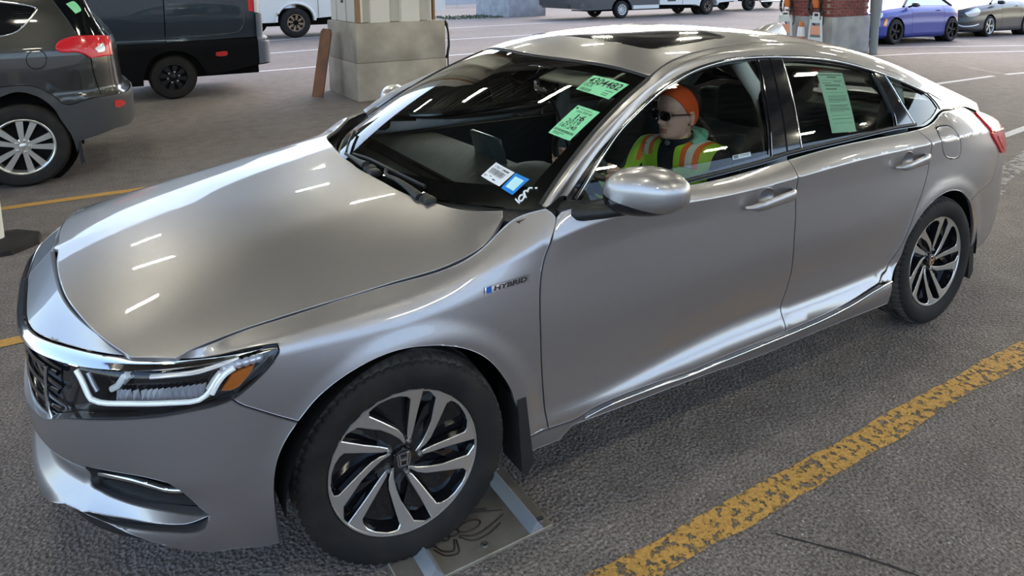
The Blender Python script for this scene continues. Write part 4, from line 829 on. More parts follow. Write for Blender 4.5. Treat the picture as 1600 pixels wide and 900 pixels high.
for x, xd, wd_ in ((3.40, 3.42, .60), (3.58, 3.58, .60), (3.72, 3.72, .585), (3.80, 3.80, .55)):
    i = np.abs(_sp[:, 0]-x).argmin(); _RL.append((tuple(_sp[i]), tuple(S_roof(xd, wd_)[0])))
_rt = np.array([r[0] for r in _RL]); _rd = np.array([r[1] for r in _RL])
_us = np.concatenate([[0], np.cumsum(np.linalg.norm(np.diff((_rt+_rd)/2, axis=0), axis=1))])
_fT = [spl(_us, _rt[:, k]) for k in range(3)]; _fD = [spl(_us, _rd[:, k]) for k in range(3)]
def S_rail(a, b):
    """a along the rail (m), b 0 at the glass .. 1 at the roof ditch"""
    a = np.atleast_1d(np.asarray(a, float)); b = np.atleast_1d(np.asarray(b, float))
    T = np.stack([f(a) for f in _fT], 1); Dp = np.stack([f(a) for f in _fD], 1); L = np.linalg.norm(Dp-T, axis=1)[:, None]
    dz = T[:, 2]-1.0; k = -.42-.56*np.abs(dz); mT = np.stack([(Dp-T)[:, 0]/L[:, 0], k, np.ones(len(a))], 1); mT /= np.linalg.norm(mT, axis=1)[:, None]
    w = Dp[:, 1]; up = .18*w+.8*w**3; mD = np.stack([(Dp-T)[:, 0]/L[:, 0]*.6, -np.ones(len(a)), up], 1); mD /= np.linalg.norm(mD, axis=1)[:, None]
    b = b[:, None]; h = (1+2*b)*(1-b)**2*T+b*(1-b)**2*mT*L*1.0+b*b*(3-2*b)*Dp+b*b*(b-1)*mD*L*1.0
    return h
SURF['rail'] = S_rail; SCL['rail'] = (1, .2); RLEN = float(_us[-1])
for sd in (1, -1):
    panel('roof_rail', 'rail', [[(0, 0), (float(_us[19]), 0)], [(float(_us[19]), 0), (float(_us[19])+.05, -.03), (RLEN, -.03)], [(RLEN, -.03), (RLEN, 1)], [(RLEN, 1), (0, 1)], [(0, 1), (0, 0)]], PAINT, car, side=sd, inset=.001, round_=.003, grid=.03, flange=.02)
xd_ = [( _RL[i][1][0], _RL[i][1][1]-.004) for i in range(7, 20)]
roof_near = [(S_roof(x, w)[0][0], w) for x, w in xd_]
hdr = [(float(S_wind(1.0, b)[0][0])+.004, float(S_wind(1.0, b)[0][1])) for b in np.linspace(.99, -.99, 15)]
rear_edge = [(2.40-.0*abs(b), b) for b in (-.565, -.3, 0, .3, .565)]
rn = [p for p in xd_ if p[0] < 2.68]+[(2.70, .565)]
SR = D['sunroof']
sun_loop = [[(1.262, 0), (1.266, .25), (1.285, .42)], [(1.285, .42), (1.31, .47), (1.36, .482), (1.55, .484), (1.72, .474)], [(1.72, .474), (1.755, .45), (1.765, .40), (1.77, 0)], [(1.77, 0), (1.765, -.40), (1.755, -.45), (1.72, -.474)], [(1.72, -.474), (1.55, -.484), (1.36, -.482), (1.31, -.47), (1.285, -.42)], [(1.285, -.42), (1.266, -.25), (1.262, 0)]]
rf = panel('roof', 'roof', [hdr[::-1], [hdr[0]]+rn, [(2.70, .565), (2.74, 0), (2.70, -.565)], [(x, -w) for x, w in rn[::-1]]+[hdr[-1]]], PAINT, car, holes=[sun_loop], grid=.04)
panel('sunroof_glass', 'roof', sun_loop, BLACKG, rf, off=-.002, inset=.006)
# rear window and boot lid
panel('rear_window', 'roof', [[(2.715, -.555), (2.755, 0), (2.715, .555)], [(2.715, .555), (2.9, .565), (3.30, .55)], [(3.30, .55), (3.36, 0), (3.30, -.55)], [(3.30, -.55), (2.9, -.565), (2.715, -.555)]], GLASSD, car, off=-.002, inset=.004)
panel('trunk_lid', 'roof', [[(3.33, -.585), (3.385, 0), (3.33, .585)], [(3.33, .585), (3.6, .595), (3.78, .55)], [(3.78, .55), (3.86, .35), (3.872, 0), (3.86, -.35), (3.78, -.55)], [(3.78, -.55), (3.6, -.595), (3.33, -.585)]], PAINT, car)
bk = []
for sd in (1, -1):
    panel('trunk_face', 'side', [[(SST[-1]-.75, .90), (SST[-1]-.4, .985), (SST[-1], .99)], [(SST[-1], .99), (SST[-1], .63)], [(SST[-1], .63), (SST[-1]-.55, .66), (SST[-1]-.75, .90)]], PAINT, car, side=sd)
# shark-fin aerial
fin = MB(); fx = 2.33; V = []; F = []
for i, t in enumerate(np.linspace(0, 1, 9)):
    x = 2.40+.34*t; h = .085*smooth(0, .85, t)*(1-smooth(.93, 1.0, t)*.5) + .004; w = .032*(1-.55*t)*min(1, t*4+.15)
    z = float(S_roof(x, 0)[0][2])-.004
    for u in (-1, -.75, -.3, 0, .3, .75, 1):
        V.append((x+.02*(1-abs(u))*t, u*w, z+h*(1-abs(u)**1.6)))
for i in range(8):
    for k in range(6): F.append((i*7+k, i*7+k+1, (i+1)*7+k+1, (i+1)*7+k))
F.append(tuple(56+k for k in range(7)))
mobj('aerial_fin', V, F, PAINT, rf, smooth=50)

# ---------------- side windows
for sd in (1, -1):
    wf = panel('window_frame', 'glass', [[tuple(p) for p in D['win_top']], [D['win_top'][-1], D['belt_low'][-1]], [(p[0], p[1]) for p in D['belt_low'][::-1]], [D['belt_low'][0], D['win_top'][0]]],
               BLACKG, car, side=sd, off=-.004, inset=.0, round_=0, holes=[D['fd_win'], D['rd_win'], D['q_win']], flange=.02)
    panel('front_window', 'glass', D['fd_win'], GLASS, wf, side=sd, off=-.008, inset=-.004, round_=0, flange=0, grid=.05)
    panel('rear_window_pane', 'glass', D['rd_win'], GLASSD, wf, side=sd, off=-.008, inset=-.004, round_=0, flange=0, grid=.05)
    panel('quarter_window', 'glass', D['q_win'], GLASSD, wf, side=sd, off=-.008, inset=-.004, round_=0, flange=0, grid=.05)
    panel('pillar_cover', 'glass', D['b_black'], BLACKG, wf, side=sd, off=.002, round_=.003)
    panel('pillar_cover', 'glass', D['q_black'], BLACKG, wf, side=sd, off=.002, round_=.003)
    strip('chrome_moulding', 'glass', D['chrome_top'], .0065, CHROME, wf, off=.003, side=sd)
    strip('chrome_moulding', 'glass', D['chrome_q'], .0035, CHROME, wf, off=.003, side=sd)
    strip('chrome_moulding', 'glass', D['chrome_b'], .003, CHROME, wf, off=.003, side=sd)
    strip('pillar_seam', 'glass', D['b_gap'], .0025, DARK, wf, off=.003, side=sd)
    panel('chrome_tip', 'glass', D['chrome_tip'], CHROME, wf, side=sd, off=.002, round_=.004)
    strip('belt_seal', 'glass', [(p[0], p[1]+.010) for p in D['belt_low'][:7]], .009, BLACKP, wf, off=.0, side=sd, flat=.8)

# ---------------- windshield
ws = panel('windshield', 'wind', [[(-.02, -1), (-.02, -.5), (-.02, 0), (-.02, .5), (-.02, 1)], [(-.02, 1), (1, 1)], [(1, 1), (1, 0), (1, -1)], [(1, -1), (-.02, -1)]], GLASS, car, inset=.004, round_=0, flange=.006, grid=.05, step=.03)
FR = mat('ceramic_border', (.006, .006, .007), .25, 0, .4)
panel('dark_border', 'wind', [[(-.02, -1), (-.02, 0), (-.02, 1)], [(-.02, 1), (1, 1)], [(1, 1), (1, 0), (1, -1)], [(1, -1), (-.02, -1)]], FR, ws, off=-.006, inset=.004, round_=0, flange=0, grid=.05, step=.03,
      holes=[[[(.12, -.90), (.09, -.5), (.08, 0), (.085, .5), (.115, .93)], [(.115, .93), (.5, .945), (.93, .94)], [(.93, .94), (.925, .5), (.93, .14), (.78, .10), (.74, 0), (.78, -.10), (.93, -.14), (.925, -.5), (.93, -.94)], [(.93, -.94), (.5, -.945), (.12, -.90)]]])
# cowl panel below the glass
V = []; F = []; nn = 41
for i, b in enumerate(np.linspace(-1, 1, nn)):
    p = S_wind(-.02, b)[0]; q = p+np.array([-.10+.03*abs(b), 0, -.030]); p = p+np.array([.01, 0, -.008]); r = q+np.array([.02, 0, -.05])
    V += [(p[0], -p[1], p[2]), (q[0], -q[1], q[2]), (r[0], -r[1], r[2])]
for i in range(nn-1):
    for k in range(2): F.append((i*3+k, i*3+k+1, (i+1)*3+k+1, (i+1)*3+k))
mobj('cowl_panel', V, F, BLACKP, car)
# rubber bead and drip line on both windshield pillars
for sd in (1, -1):
    strip('pillar_bead', 'wind', [(a, 1.0*sd) for a in (0, .3, .6, .8, .99)], .007, BLACKP, ws, off=.002, side=1)
strip('header_bead', 'wind', [(.997, b) for b in np.linspace(-.98, .98, 9)], .004, BLACKP, ws, off=.0, side=1)
# wipers
def wiper(name, blade, arm, knuckle):
    w = None
    P, N = surf_pts('wind', crom(blade, .03), .016); b = MB(); b.tube([Vector(p) for p in P], .0075, 8, flat=.7); w = b.build(name, [BLACKP], car, 60)
    P, N = surf_pts('wind', crom(arm, .03), .034); n = len(P); b = MB(); b.tube([Vector(p) for p in P], [.006+.010*t**2 for t in np.linspace(0, 1, n)], 8, flat=1.2); b.build('wiper_arm', [BLACKP], w, 60)
    P, N = surf_pts('wind', knuckle, .02); b = MB()
    for p, q in zip(P, N): b.rbox(Vector(p), (.045, .05, .03), .01)
    b.build('wiper_knuckle', [BLACKP], w)
WIP = WIPERS
wiper('wiper', *WIP[0]); wiper('wiper', *WIP[1])

# ---------------- things stuck on the glass
def sheet(name, surf, corners, m, parent, off, side=1, nu=8, nv=10, label=None, bend=None):
    """paper laid on a glass surface; corners = TL, TR, BR, BL in surface coordinates. returns (object, mapper)"""
    TL, TR, BR, BL = [np.array(c, float) for c in corners]
    def mp(u, v):  # u 0..1 right, v 0..1 up
        return (BL*(1-u)+BR*u)*(1-v)+(TL*(1-u)+TR*u)*v
    ab = [mp(i/nu, j/nv) for j in range(nv+1) for i in range(nu+1)]; P, N = surf_pts(surf, ab, off, side)
    k = len(P); V = [tuple(p) for p in P]+[tuple(p-n*.0006) for p, n in zip(P, N)]; F = []
    for j in range(nv):
        for i in range(nu):
            q = (j*(nu+1)+i, j*(nu+1)+i+1, (j+1)*(nu+1)+i+1, (j+1)*(nu+1)+i); F.append(q); F.append(tuple(x+k for x in q[::-1]))
    return V, F, mp
def sticker(name, surf, corners, base, parent, off, texts=(), bars=(), label=None, side=1, mats=None, aspect=1.0, nu=8, nv=10):
    V, F, mp = sheet(name, surf, corners, base, parent, off, side, nu, nv)
    b = MB(); b.add(V, F, 0); mats = [base]+(mats or [INKM])
    def put(TV, TF, mt, o2):
        ab = [mp(u, v) for u, v in TV]; P, N = surf_pts(surf, ab, off+o2, side); b.add([tuple(p) for p in P], TF, mt)
    for (txt, u, v, h, w, mt, bold) in texts:
        TV, TF = textmesh(txt, 1.0, bold); TV = np.array(TV); mn = TV.min(0); mx = TV.max(0)
        TV = [(u+(x-mn[0])/(mx[0]-mn[0])*w, v+(y-mn[1])/max(mx[1]-mn[1], .1)*h) for x, y, z in TV]; put(TV, TF, mt, .0008)
    for (u0, v0, u1, v1, mt) in bars:
        put([(u0, v0), (u1, v0), (u1, v1), (u0, v1)], [(0, 1, 2, 3)], mt, .0006 if mt != 9 else .0004)
    o = b.build(name, mats, parent, smooth=0); tag(o, label); return o
rb_ = lambda u0, u1, v0, v1, n, mt=1: [(u0+(u1-u0)*(i+.15*random.random())/n, v0, u0+(u1-u0)*(i+.35+.4*random.random())/n, v1, mt) for i in range(n)]
sticker('windshield_sticker', 'wind', STK['green1'], GREENP, ws, .003, label='green paper sticker reading 4304482 DLR under the windshield header',
        texts=[('4304482', .05, .50, .40, .90, 1, .012), ('DLR', .06, .30, .15, .26, 1, 0)],
        bars=rb_(.06, .40, .05, .20, 16)+[(.70, .34, .92, .37, 1), (.70, .20, .86, .23, 1), (.70, .10, .86, .13, 1), (.05, .49, .34, .505, 1)])
sticker('windshield_sticker', 'wind', STK['green2'], GREENP, ws, .003, label='green paper sticker reading 1:6 2019 167,240 on the windshield',
        texts=[('Lane 2024 68', .20, .80, .07, .66, 1, .01), ('1:6', .40, .57, .19, .38, 1, .03), ('2019', .22, .42, .14, .56, 1, .005), ('167,240', .12, .25, .15, .70, 1, .008)],
        bars=rb_(.06, .94, .14, .21, 34)+[(.25, .91, .75, .925, 1), (.06, .88, .14, .94, 1), (.12, .09, .60, .105, 1), (.12, .05, .45, .065, 1)])
sticker('barcode_label', 'wind', STK['white'], WHITEP, ws, .003, label='white barcode label at the bottom of the windshield',
        texts=[('1767 5MM', .12, .76, .14, .72, 1, .01)], bars=rb_(.10, .82, .40, .70, 26)+[(.10, .35, .80, .365, 1), (.06, .12, .18, .15, 1), (.06, .18, .22, .20, 1), (.30, .22, .40, .26, 1), (.52, .12, .66, .18, 1)])
BLUEP = mat('blue_print', (.01, .22, .62), .4); CYANP = mat('pale_cyan_print', (.50, .80, .85), .5)
sticker('inspection_sticker', 'wind', STK['blue'], BLUEP, ws, .003, label='blue square sticker beside the barcode label', mats=[CYANP, INKM],
        bars=[(.17, .17, .83, .83, 1)], texts=[])
WRITE = mat('white_paint_marker', (.86, .86, .88), .5)
b = MB()
for s in STK['pen']:
    P, _ = surf_pts('wind', crom(s, .006), .004); b.tube([Vector(p) for p in P], .0032, 6)
o = b.build('handwriting', [WRITE], ws, 60); tag(o, 'white hand-written letters ICM. on the windshield corner')
PAPER = mat('glass_tinted_paper', (.62, .80, .62), .7)  # paper colour takes in the green cast of the window tint
GREYI = mat('grey_ink', (.16, .20, .17), .7)
for o_ in car.children:
    if o_.name.startswith('window_frame') and o_.name == 'window_frame': wfl = o_
bars = []
for v, u0, u1, h in ((.955, .06, .94, .022), (.915, .34, .70, .026), (.87, .10, .9, .006), (.845, .55, .85, .012), (.82, .08, .45, .012), (.78, .16, .78, .022), (.76, .2, .9, .006), (.715, .17, .60, .024), (.66, .12, .8, .006), (.60, .18, .92, .010), (.575, .14, .9, .007), (.545, .16, .92, .013), (.52, .16, .88, .010), (.50, .14, .6, .007), (.445, .14, .90, .013), (.42, .16, .82, .010), (.39, .12, .92, .012), (.365, .12, .90, .012), (.34, .12, .7, .007), (.28, .15, .9, .007), (.22, .12, .92, .010), (.15, .15, .9, .006)):
    bars.append((u0, v, u1, v+h*.8, 1))
sticker('window_notice', 'glass', STK['paper'], PAPER, wfl, -.016, bars=bars, mats=[GREYI], label='notice sheet hanging inside the rear door window, glass tint put into its pale green')
sticker('door_glass_label', 'glass', STK['glabel'], WHITEP, wfl, -.012, bars=[(.05, .15, .30, .85, 1), (.38, .6, .9, .68, 1), (.38, .35, .9, .43, 1)], mats=[GREYI], label='small white label at the rear lower corner of the front door glass')

# ---------------- door handles
def handle(ab, side, parent):
    P, N = surf_pts('side', crom(ab, .02), .0, side); P = [Vector(p) for p in P]; N = [Vector(n) for n in N]; n = len(P); b = MB()
    A = P[0]; B = P[-1]; t = (B-A).normalized(); up = N[n//2].cross(t); up = up if up.z > 0 else -up
    L = (B-A).length; V = []; F = []; m = 13
    for i in range(m):
        u = i/(m-1); c = A+t*L*u; nn_ = N[int(u*(n-1))]
        taper = max(.30, min(1, u/.16))*max(.35, min(1, (1-u)/.10)); h = .0255*(.66+.34*u)*taper; so = .034*min(1, u/.22)**.5*min(1, (1-u)/.12)**.5+.006
        for k in range(10):
            a = 2*PI*k/10; V.append(c+up*(h*math.cos(a)+.005)+nn_*(so+.011*math.sin(a)))
    for i in range(m-1):
        for k in range(10): F.append((i*10+k, i*10+(k+1) % 10, (i+1)*10+(k+1) % 10, (i+1)*10+k))
    F += [tuple(range(10)), tuple(range((m-1)*10, m*10))]
    h = mobj('door_handle', V, F, PAINT, parent, smooth=60)
    V = []; F = []; m_ = 24
    for k, dep in ((1.04, -.002), (.97, -.006), (.85, -.014), (.6, -.022), (.3, -.026), (.02, -.027)):
        Pk, _ = surf_pts('side', cup_ring(ab, k)[:-1], dep, side); V += [tuple(p) for p in Pk]
    for r in range(5):
        for i in range(m_): F.append((r*m_+i, r*m_+(i+1) % m_, (r+1)*m_+(i+1) % m_, (r+1)*m_+i))
    if side == 1: F = [f[::-1] for f in F]
    mobj('handle_cup', V, F, PAINT, parent, smooth=60)
    return h
for o_ in list(car.children):
    if o_.name in ('front_door', 'rear_door'): handle(D['handle_f' if o_.name == 'front_door' else 'handle_r'], 1, o_)
    if o_.name in ('front_door.001', 'rear_door.001'): handle(D['handle_f' if 'front' in o_.name else 'handle_r'], -1, o_)
# hybrid badge on the front fender
bg_ = D['badge']; a0, b0 = bg_[0]; a1, b1 = bg_[1]; L = math.hypot(a1-a0, b1-b0)
BADGEB = mat('badge_blue', (.01, .09, .40), .2, .3); fe = [o_ for o_ in car.children if o_.name == 'front_fender'][0]
b = MB(); ux, uy = (a1-a0), (b1-b0); nx_, ny_ = -uy, ux
def bp(u, v): return (a0+ux*u+nx_*v, b0+uy*u+ny_*v)
V, F, _ = sheet('badge', 'side', [bp(0, .085), bp(1, .085), bp(1, -.075), bp(0, -.075)], None, None, .004, 1, 10, 2); b.add(V, F, 0)
TV, TF = textmesh('HYBRID', 1.0, .02); TV = np.array(TV); mn = TV.min(0); mx = TV.max(0)
P, _ = surf_pts('side', [bp(.20+.74*(x-mn[0])/(mx[0]-mn[0])+.02*(y-mn[1]), -.05+.115*(y-mn[1])/(mx[1]-mn[1])) for x, y, z in TV], .0055); b.add([tuple(p) for p in P], TF, 1)
P, _ = surf_pts('side', [bp(.03, -.07), bp(.14, -.07), bp(.14, .08), bp(.03, .08)], .0052); b.add([tuple(p) for p in P], [(0, 1, 2, 3)], 2)
o = b.build('hybrid_badge', [CHROME, INKM, BADGEB], fe, 0); tag(o, 'chrome badge reading HYBRID with a blue square')

# ---------------- mirrors
def mirror(sd):
    V = []; F = []; fm = []; m = 31; n = 56
    c = Vector((.765, -1.055, 1.072)); ax = Vector((.45, -1.0, .04)).normalized(); fw = Vector((-1, -.45, 0)).normalized()
    for i in range(m):
        u = -1+2*i/(m-1); s = max(0, 1-abs(u)**2.6)**(1/2.2); k = 1+.14*u if u < 0 else 1-.10*u*u
        for j in range(n):
            a = 2*PI*j/n; cx, sx = math.cos(a), math.sin(a)
            d = .088 if cx > 0 else .06; hgt = (.086 if sx > 0 else .074)*(1-.10*u)
            px = cx*d*s; pz = abs(sx)**(.8 if sx > 0 else .62)*math.copysign(1, sx)*hgt*s**(1 if sx > 0 else .7)*k
            V.append(c+ax*(u*.145)+fw*px+Vector((0, 0, pz+.012*u)))
    for i in range(m-1):
        for j in range(n): F.append((i*n+j, i*n+(j+1) % n, (i+1)*n+(j+1) % n, (i+1)*n+j))
    bm = bmesh.new(); bv = [bm.verts.new(v) for v in V]
    for f in F: bm.faces.new([bv[i] for i in f])
    bmesh.ops.remove_doubles(bm, verts=bm.verts, dist=1e-5)
    pc, pn = c+Vector((0, 0, -.030)), (Vector((0, 0, 1))+ax*.14).normalized()
    bmesh.ops.bisect_plane(bm, geom=list(bm.verts)+list(bm.edges)+list(bm.faces), plane_co=pc, plane_no=pn)
    bmesh.ops.bisect_plane(bm, geom=list(bm.verts)+list(bm.edges)+list(bm.faces), plane_co=c-fw*.050, plane_no=fw)
    bm.verts.index_update(); V = [v.co.copy() for v in bm.verts]; F = [tuple(v.index for v in f.verts) for f in bm.faces]; fm = []
    for f in F:
        q = sum((V[i] for i in f), Vector())/len(f); fm.append(2 if (q-c).dot(fw) < -.050 else 1 if (q-pc).dot(pn) < 0 else 0)
    bm.free()
    MG = mat('mirror_glass', (.7, .72, .74), .02, 1.0)
    if sd == -1: V = [Vector((v.x, -v.y, v.z)) for v in V]; F = [f[::-1] for f in F]
    o = mobj('side_mirror', V, F, [PAINT, BLACKG, MG], car, fm, smooth=70)
    y = lambda q: q*(1 if sd == 1 else -1)
    b = MB(); b.tube([(.60, y(-.835), .985), (.63, y(-.90), .985), (.68, y(-.96), 1.0), (.73, y(-1.02), 1.02)], [.030, .026, .023, .022], 10, flat=1.5); b.build('mirror_arm', [BLACKP], o, 60)
    return o
mirror(1); mirror(-1)
for sd in (1, -1):
    g0 = D['front_door'][0][0][0]
    b = MB(); P, N = surf_pts('glass', [(.615, 1.015), (.70, 1.0), (.80, .99), (.80, .965), (.66, .962), (.575, .955), (.575, .99)], .006, sd); P2, _ = surf_pts('glass', [(.615, 1.015), (.70, 1.0), (.80, .99), (.80, .965), (.66, .962), (.575, .955), (.575, .99)], -.02, sd)
    n = len(P); b.add([tuple(p) for p in P]+[tuple(p) for p in P2], [tuple(range(n))]+[(i, (i+1) % n, n+(i+1) % n, n+i) for i in range(n)]); b.build('mirror_base', [BLACKP], car, 0)

# ---------------- mud flaps, wheel wells, floor pan
for sd in (1, -1):
    y = lambda q: -q*sd
    for x, xb in ((.375, .0), (3.17, 0)):
        b = MB(); pts = [(x-.02, .43), (x+.012, .43), (x+.040, .19), (x+.012, .155), (x-.005, .17)]
        b.prism(pts, ((0, y(.81), 0), (1, 0, 0), (0, 0, 1), (0, y(1), 0)), 0, .122 if x < 1 else .08); b.build('mud_flap', [BLACKP], car, 30)
    for x in (.01, 2.84):
        b = MB(); R = .372; n = 22; V = []; F = []
        for k in range(n+1):
            a = -.10+(PI+.15)*k/n
            V += [(x+R*math.cos(a), y(.912 if x < 1 else .895), .325+R*math.sin(a)), (x+R*math.cos(a), y(.52), .325+R*math.sin(a))]
        for k in range(n): F.append((2*k, 2*k+1, 2*k+3, 2*k+2))
        V += [(x, y(.52), .325)]; c0 = len(V)-1
        for k in range(n): F.append((2*k+1, c0, 2*k+3))
        mobj('wheel_well', V, F, DARK, car)
b = MB(); b.box((1.42, 0, .225), (1.75, 1.66, .05)); b.box((-.62, 0, .25), (.36, 1.1, .05)); b.box((3.5, 0, .30), (.55, 1.3, .05)); b.box((1.42, 0, .27), (3.9, .98, .05))
b.box((.42, 0, .62), (.05, 1.02, .7)); b.box((.45, 0, .86), (.03, 1.6, .22)); b.box((2.75, 0, .62), (.05, 1.5, .75)); b.build('floor_pan', [DARK], car, 0)

# ---------------- wheels
def make_wheel():
    """hub at the origin, outer face towards -y; x right, z up seen from outside"""
    b = MB()
    prof = [(.2275, .0955), (.2285, .0975), (.2275, .0995), (.2235, .0985), (.2215, .094), (.2190, .080), (.205, .040), (.200, -.08), (.216, -.098), (.226, -.100), (.2275, .0955)]
    b.lathe(prof, (0, 0, 0), (0, -1, 0), 72, 0, seg_mt=[0, 0, 0, 0, 1, 1, 1, 1, 1, 1])
    b.lathe([(.208, .052), (.16, .044), (.10, .046), (.062, .058), (.035, .060), (.0, .060)], (0, 0, 0), (0, -1, 0), 60, 1)
    rim = b.build('wheel', [ALLOY, BLACKG], None, 35)
    t = MB(); half = [(.222, .086), (.2335, .099), (.252, .1085), (.275, .1125), (.296, .1105), (.3105, .1045), (.3190, .0965), (.3245, .084), (.3272, .066), (.3278, .058), (.3205, .056), (.3205, .047), (.3282, .045), (.3288, .018), (.3212, .016), (.3212, .006)]
    prof = half+[(r, -h) for r, h in half[::-1]]
    n = 264; A = Vector((0, -1, 0)); V = []; F = []; m = len(prof)
    for k in range(n):
        a = 2*PI*k/n; gro = (k % 4 == 0)
        for i, (r, h) in enumerate(prof):
            j = min(i, m-1-i)
            if gro and j in (5, 6, 7, 8): r -= (.0035, .006, .0065, .006)[j-5]
            V.append((r*math.sin(a), -h, r*math.cos(a)))
    for k in range(n):
        k2 = (k+1) % n
        for i in range(m-1): F.append((k*m+i, k*m+i+1, k2*m+i+1, k2*m+i))
    fm = [1 if min(i, m-2-i) >= 6 else 0 for k in range(n) for i in range(m-1)]
    tyre = mobj('tyre', V, F, [RUBBER, TREAD], rim, fm, smooth=28)
    sc_ = .2285/281
    Lp = [(281,-.6),(237,-.1),(182,1.1),(109,6.3),(72,11),(66,4),(84,-4.2),(128,-7.7),(196,-9.3),(240,-10),(252,-13),(262,-19),(267,-26),(270,-36),(281,-36),(281,-24),(281,-12)]
    Rp = [(281,1.5),(281,12),(281,24),(281,36),(270,36),(268,31),(264,27),(248,25.5),(197,30.9),(158,37.3),(122,47.5),(92,57),(55,70),(48,64),(80,46),(118,33.6),(163,24.9),(212,16.7),(250,13),(268,6)]
    def spoke(poly, nm):
        pts = [(r*sc_*math.sin(math.radians(t)), r*sc_*math.cos(math.radians(t)), r*sc_) for r, t in poly]
        s2 = sum(pts[i][0]*pts[(i+1) % len(pts)][1]-pts[(i+1) % len(pts)][0]*pts[i][1] for i in range(len(pts)))
        if s2 > 0: pts = pts[::-1]
        fh = lambda r: .0965-.035*max(0, 1-r/.2285)
        n = len(pts); q = [Vector((p[0], p[1])) for p in pts]; c = sum(q, Vector((0, 0)))/n
        ins = offs(np.array([tuple(v) for v in q[::-1]]), .0022)[::-1]
        V = [(x, -fh(math.hypot(x, z)), z) for x, z in ins]+[(p[0], -fh(p[2])+.0022, p[1]) for p in pts]+[(p[0]*1.0, -fh(p[2])+.026, p[1]) for p in pts]
        F = [tuple(range(n))[::-1]]; fm = [0]
        for i in range(n):
            j = (i+1) % n; F += [(i, j, n+j, n+i), (n+i, n+j, 2*n+j, 2*n+i)]; fm += [0, 1]
        return mkmesh(nm, V, F, [ALLOY, BLACKG], fm, 20)
    ml, mr = spoke(Lp, 'spoke'), spoke(Rp, 'spoke')
    # black fin in each wide pocket
    fin_ = MB(); fin_.prism([(.07, .06), (.13, .075), (.20, .095), (.205, .12), (.12, .10)], ((0, 0, 0), (1, 0, 0), (0, 0, 1), (0, -1, 0)), .045, .066)
    finm = fin_.mesh('pocket_fin', [BLACKG])
    nut = MB(); nut.lathe([(.0, .022), (.005, .021), (.0095, .015), (.0105, .012), (.0105, .0)], (0, 0, 0), (0, -1, 0), 6); nutm = nut.mesh('lug_nut', [LUG], 30)
    g0 = math.radians(17)
    for k in range(5):
        a = g0+k*2*PI/5
        inst('spoke', ml, rim, rot=(0, a, 0)); inst('spoke', mr, rim, rot=(0, a, 0)); inst('pocket_fin', finm, rim, rot=(0, a+.55, 0))
        an = a+.10
        inst('lug_nut', nutm, rim, (.053*math.sin(an), -.056, .053*math.cos(an)))
    c = MB(); c.lathe([(.0, .078), (.026, .078), (.031, .076), (.033, .070), (.034, .055)], (0, 0, 0), (0, -1, 0), 32, 0)
    fr = ((0, 0, 0), (1, 0, 0), (0, 0, 1), (0, -1, 0)); w = .0028
    out = [(-.021, .019), (.021, .019), (.0165, -.020), (-.0165, -.020)]
    for i in range(4):
        p, q = Vector(out[i]), Vector(out[(i+1) % 4]); t = (q-p).normalized()*w; s = Vector((-t.y, t.x)); c.prism([tuple(p-s*.5-t*.5), tuple(q-s*.5+t*.5), tuple(q+s*.5+t*.5), tuple(p+s*.5-t*.5)], fr, .076, .081, 1)
    c.prism([(-.016, .017), (-.0105, .017), (-.0075, -.018), (-.0120, -.018)], fr, .076, .081, 1); c.prism([(.016, .017), (.0105, .017), (.0075, -.018), (.0120, -.018)], fr, .076, .081, 1); c.prism([(-.010, .0035), (.010, .0035), (.009, -.004), (-.009, -.004)], fr, .076, .081, 1)
    c.build('center_cap', [BLACKG, CHROME], rim, 40)
    return rim
w0 = make_wheel(); w0.parent = car; ZR = .3285
def whl(x, sd, steer=0, roll=0):
    w = w0 if whl.first else copy_tree(w0, car); whl.first = False
    w.location = (x, -.792*sd, ZR); w.rotation_mode = 'XYZ'
    w.matrix_local = Matrix.Translation((x, -.792*sd, ZR)) @ Matrix.Rotation(steer+(0 if sd == 1 else PI), 4, 'Z') @ Matrix.Rotation(roll, 4, 'Y')
    return w
whl.first = True
whl(0, 1, -.092, 0); whl(2.83, 1, 0, math.radians(0)); whl(0, -1, -.092, .4); whl(2.83, -1, 0, 1.0)

# ---------------- cabin
cb = MB()
V = []; F = []; nx, ny = 14, 21
def dash(t, y):   # t 0 at the windshield base .. 1 at the rear edge
    x = .30+.62*t+.22*abs(y)**2*(1-t); z = .965-.02*t-.03*abs(y)**2
    z += .060*math.exp(-((y+.37)/.17)**4)*smooth(.45, .85, t)          # instrument hood
    return (x, y, z-.05*smooth(.9, 1, t))
for i in range(nx):
    for j in range(ny): V.append(dash(i/(nx-1), -.76+1.52*j/(ny-1)))
for i in range(nx-1):
    for j in range(ny-1): F.append((i*ny+j, (i+1)*ny+j, (i+1)*ny+j+1, i*ny+j+1))
k0 = (nx-1)*ny; b0_ = len(V)
for j in range(ny): V.append((.90, -.76+1.52*j/(ny-1), .62))
for j in range(ny-1): F.append((k0+j, b0_+j, b0_+j+1, k0+j+1))
dsh = mobj('dashboard', V, F, TRIMB, car, smooth=50)
SCREEN = mat('display_glass', (.05, .075, .085), .12, 0, .6, .5)
b = MB(); b.rbox((.80, .03, .985), (.022, .27, .155), .008, ry=-.25); b.build('center_display', [SCREEN], dsh)
b = MB(); b.box((1.2, 0, .50), (1.0, .22, .42)); b.build('center_console', [TRIMB], car, 0)
sw = MB(); R_ = Matrix.Rotation(math.radians(68), 3, 'Y'); c = Vector((1.03, -.37, .945)); P = [c+R_ @ Vector((.185*math.cos(a), .185*math.sin(a), 0)) for a in np.linspace(0, 2*PI, 41)]
sw.tube(P, .015, 8, caps=False)
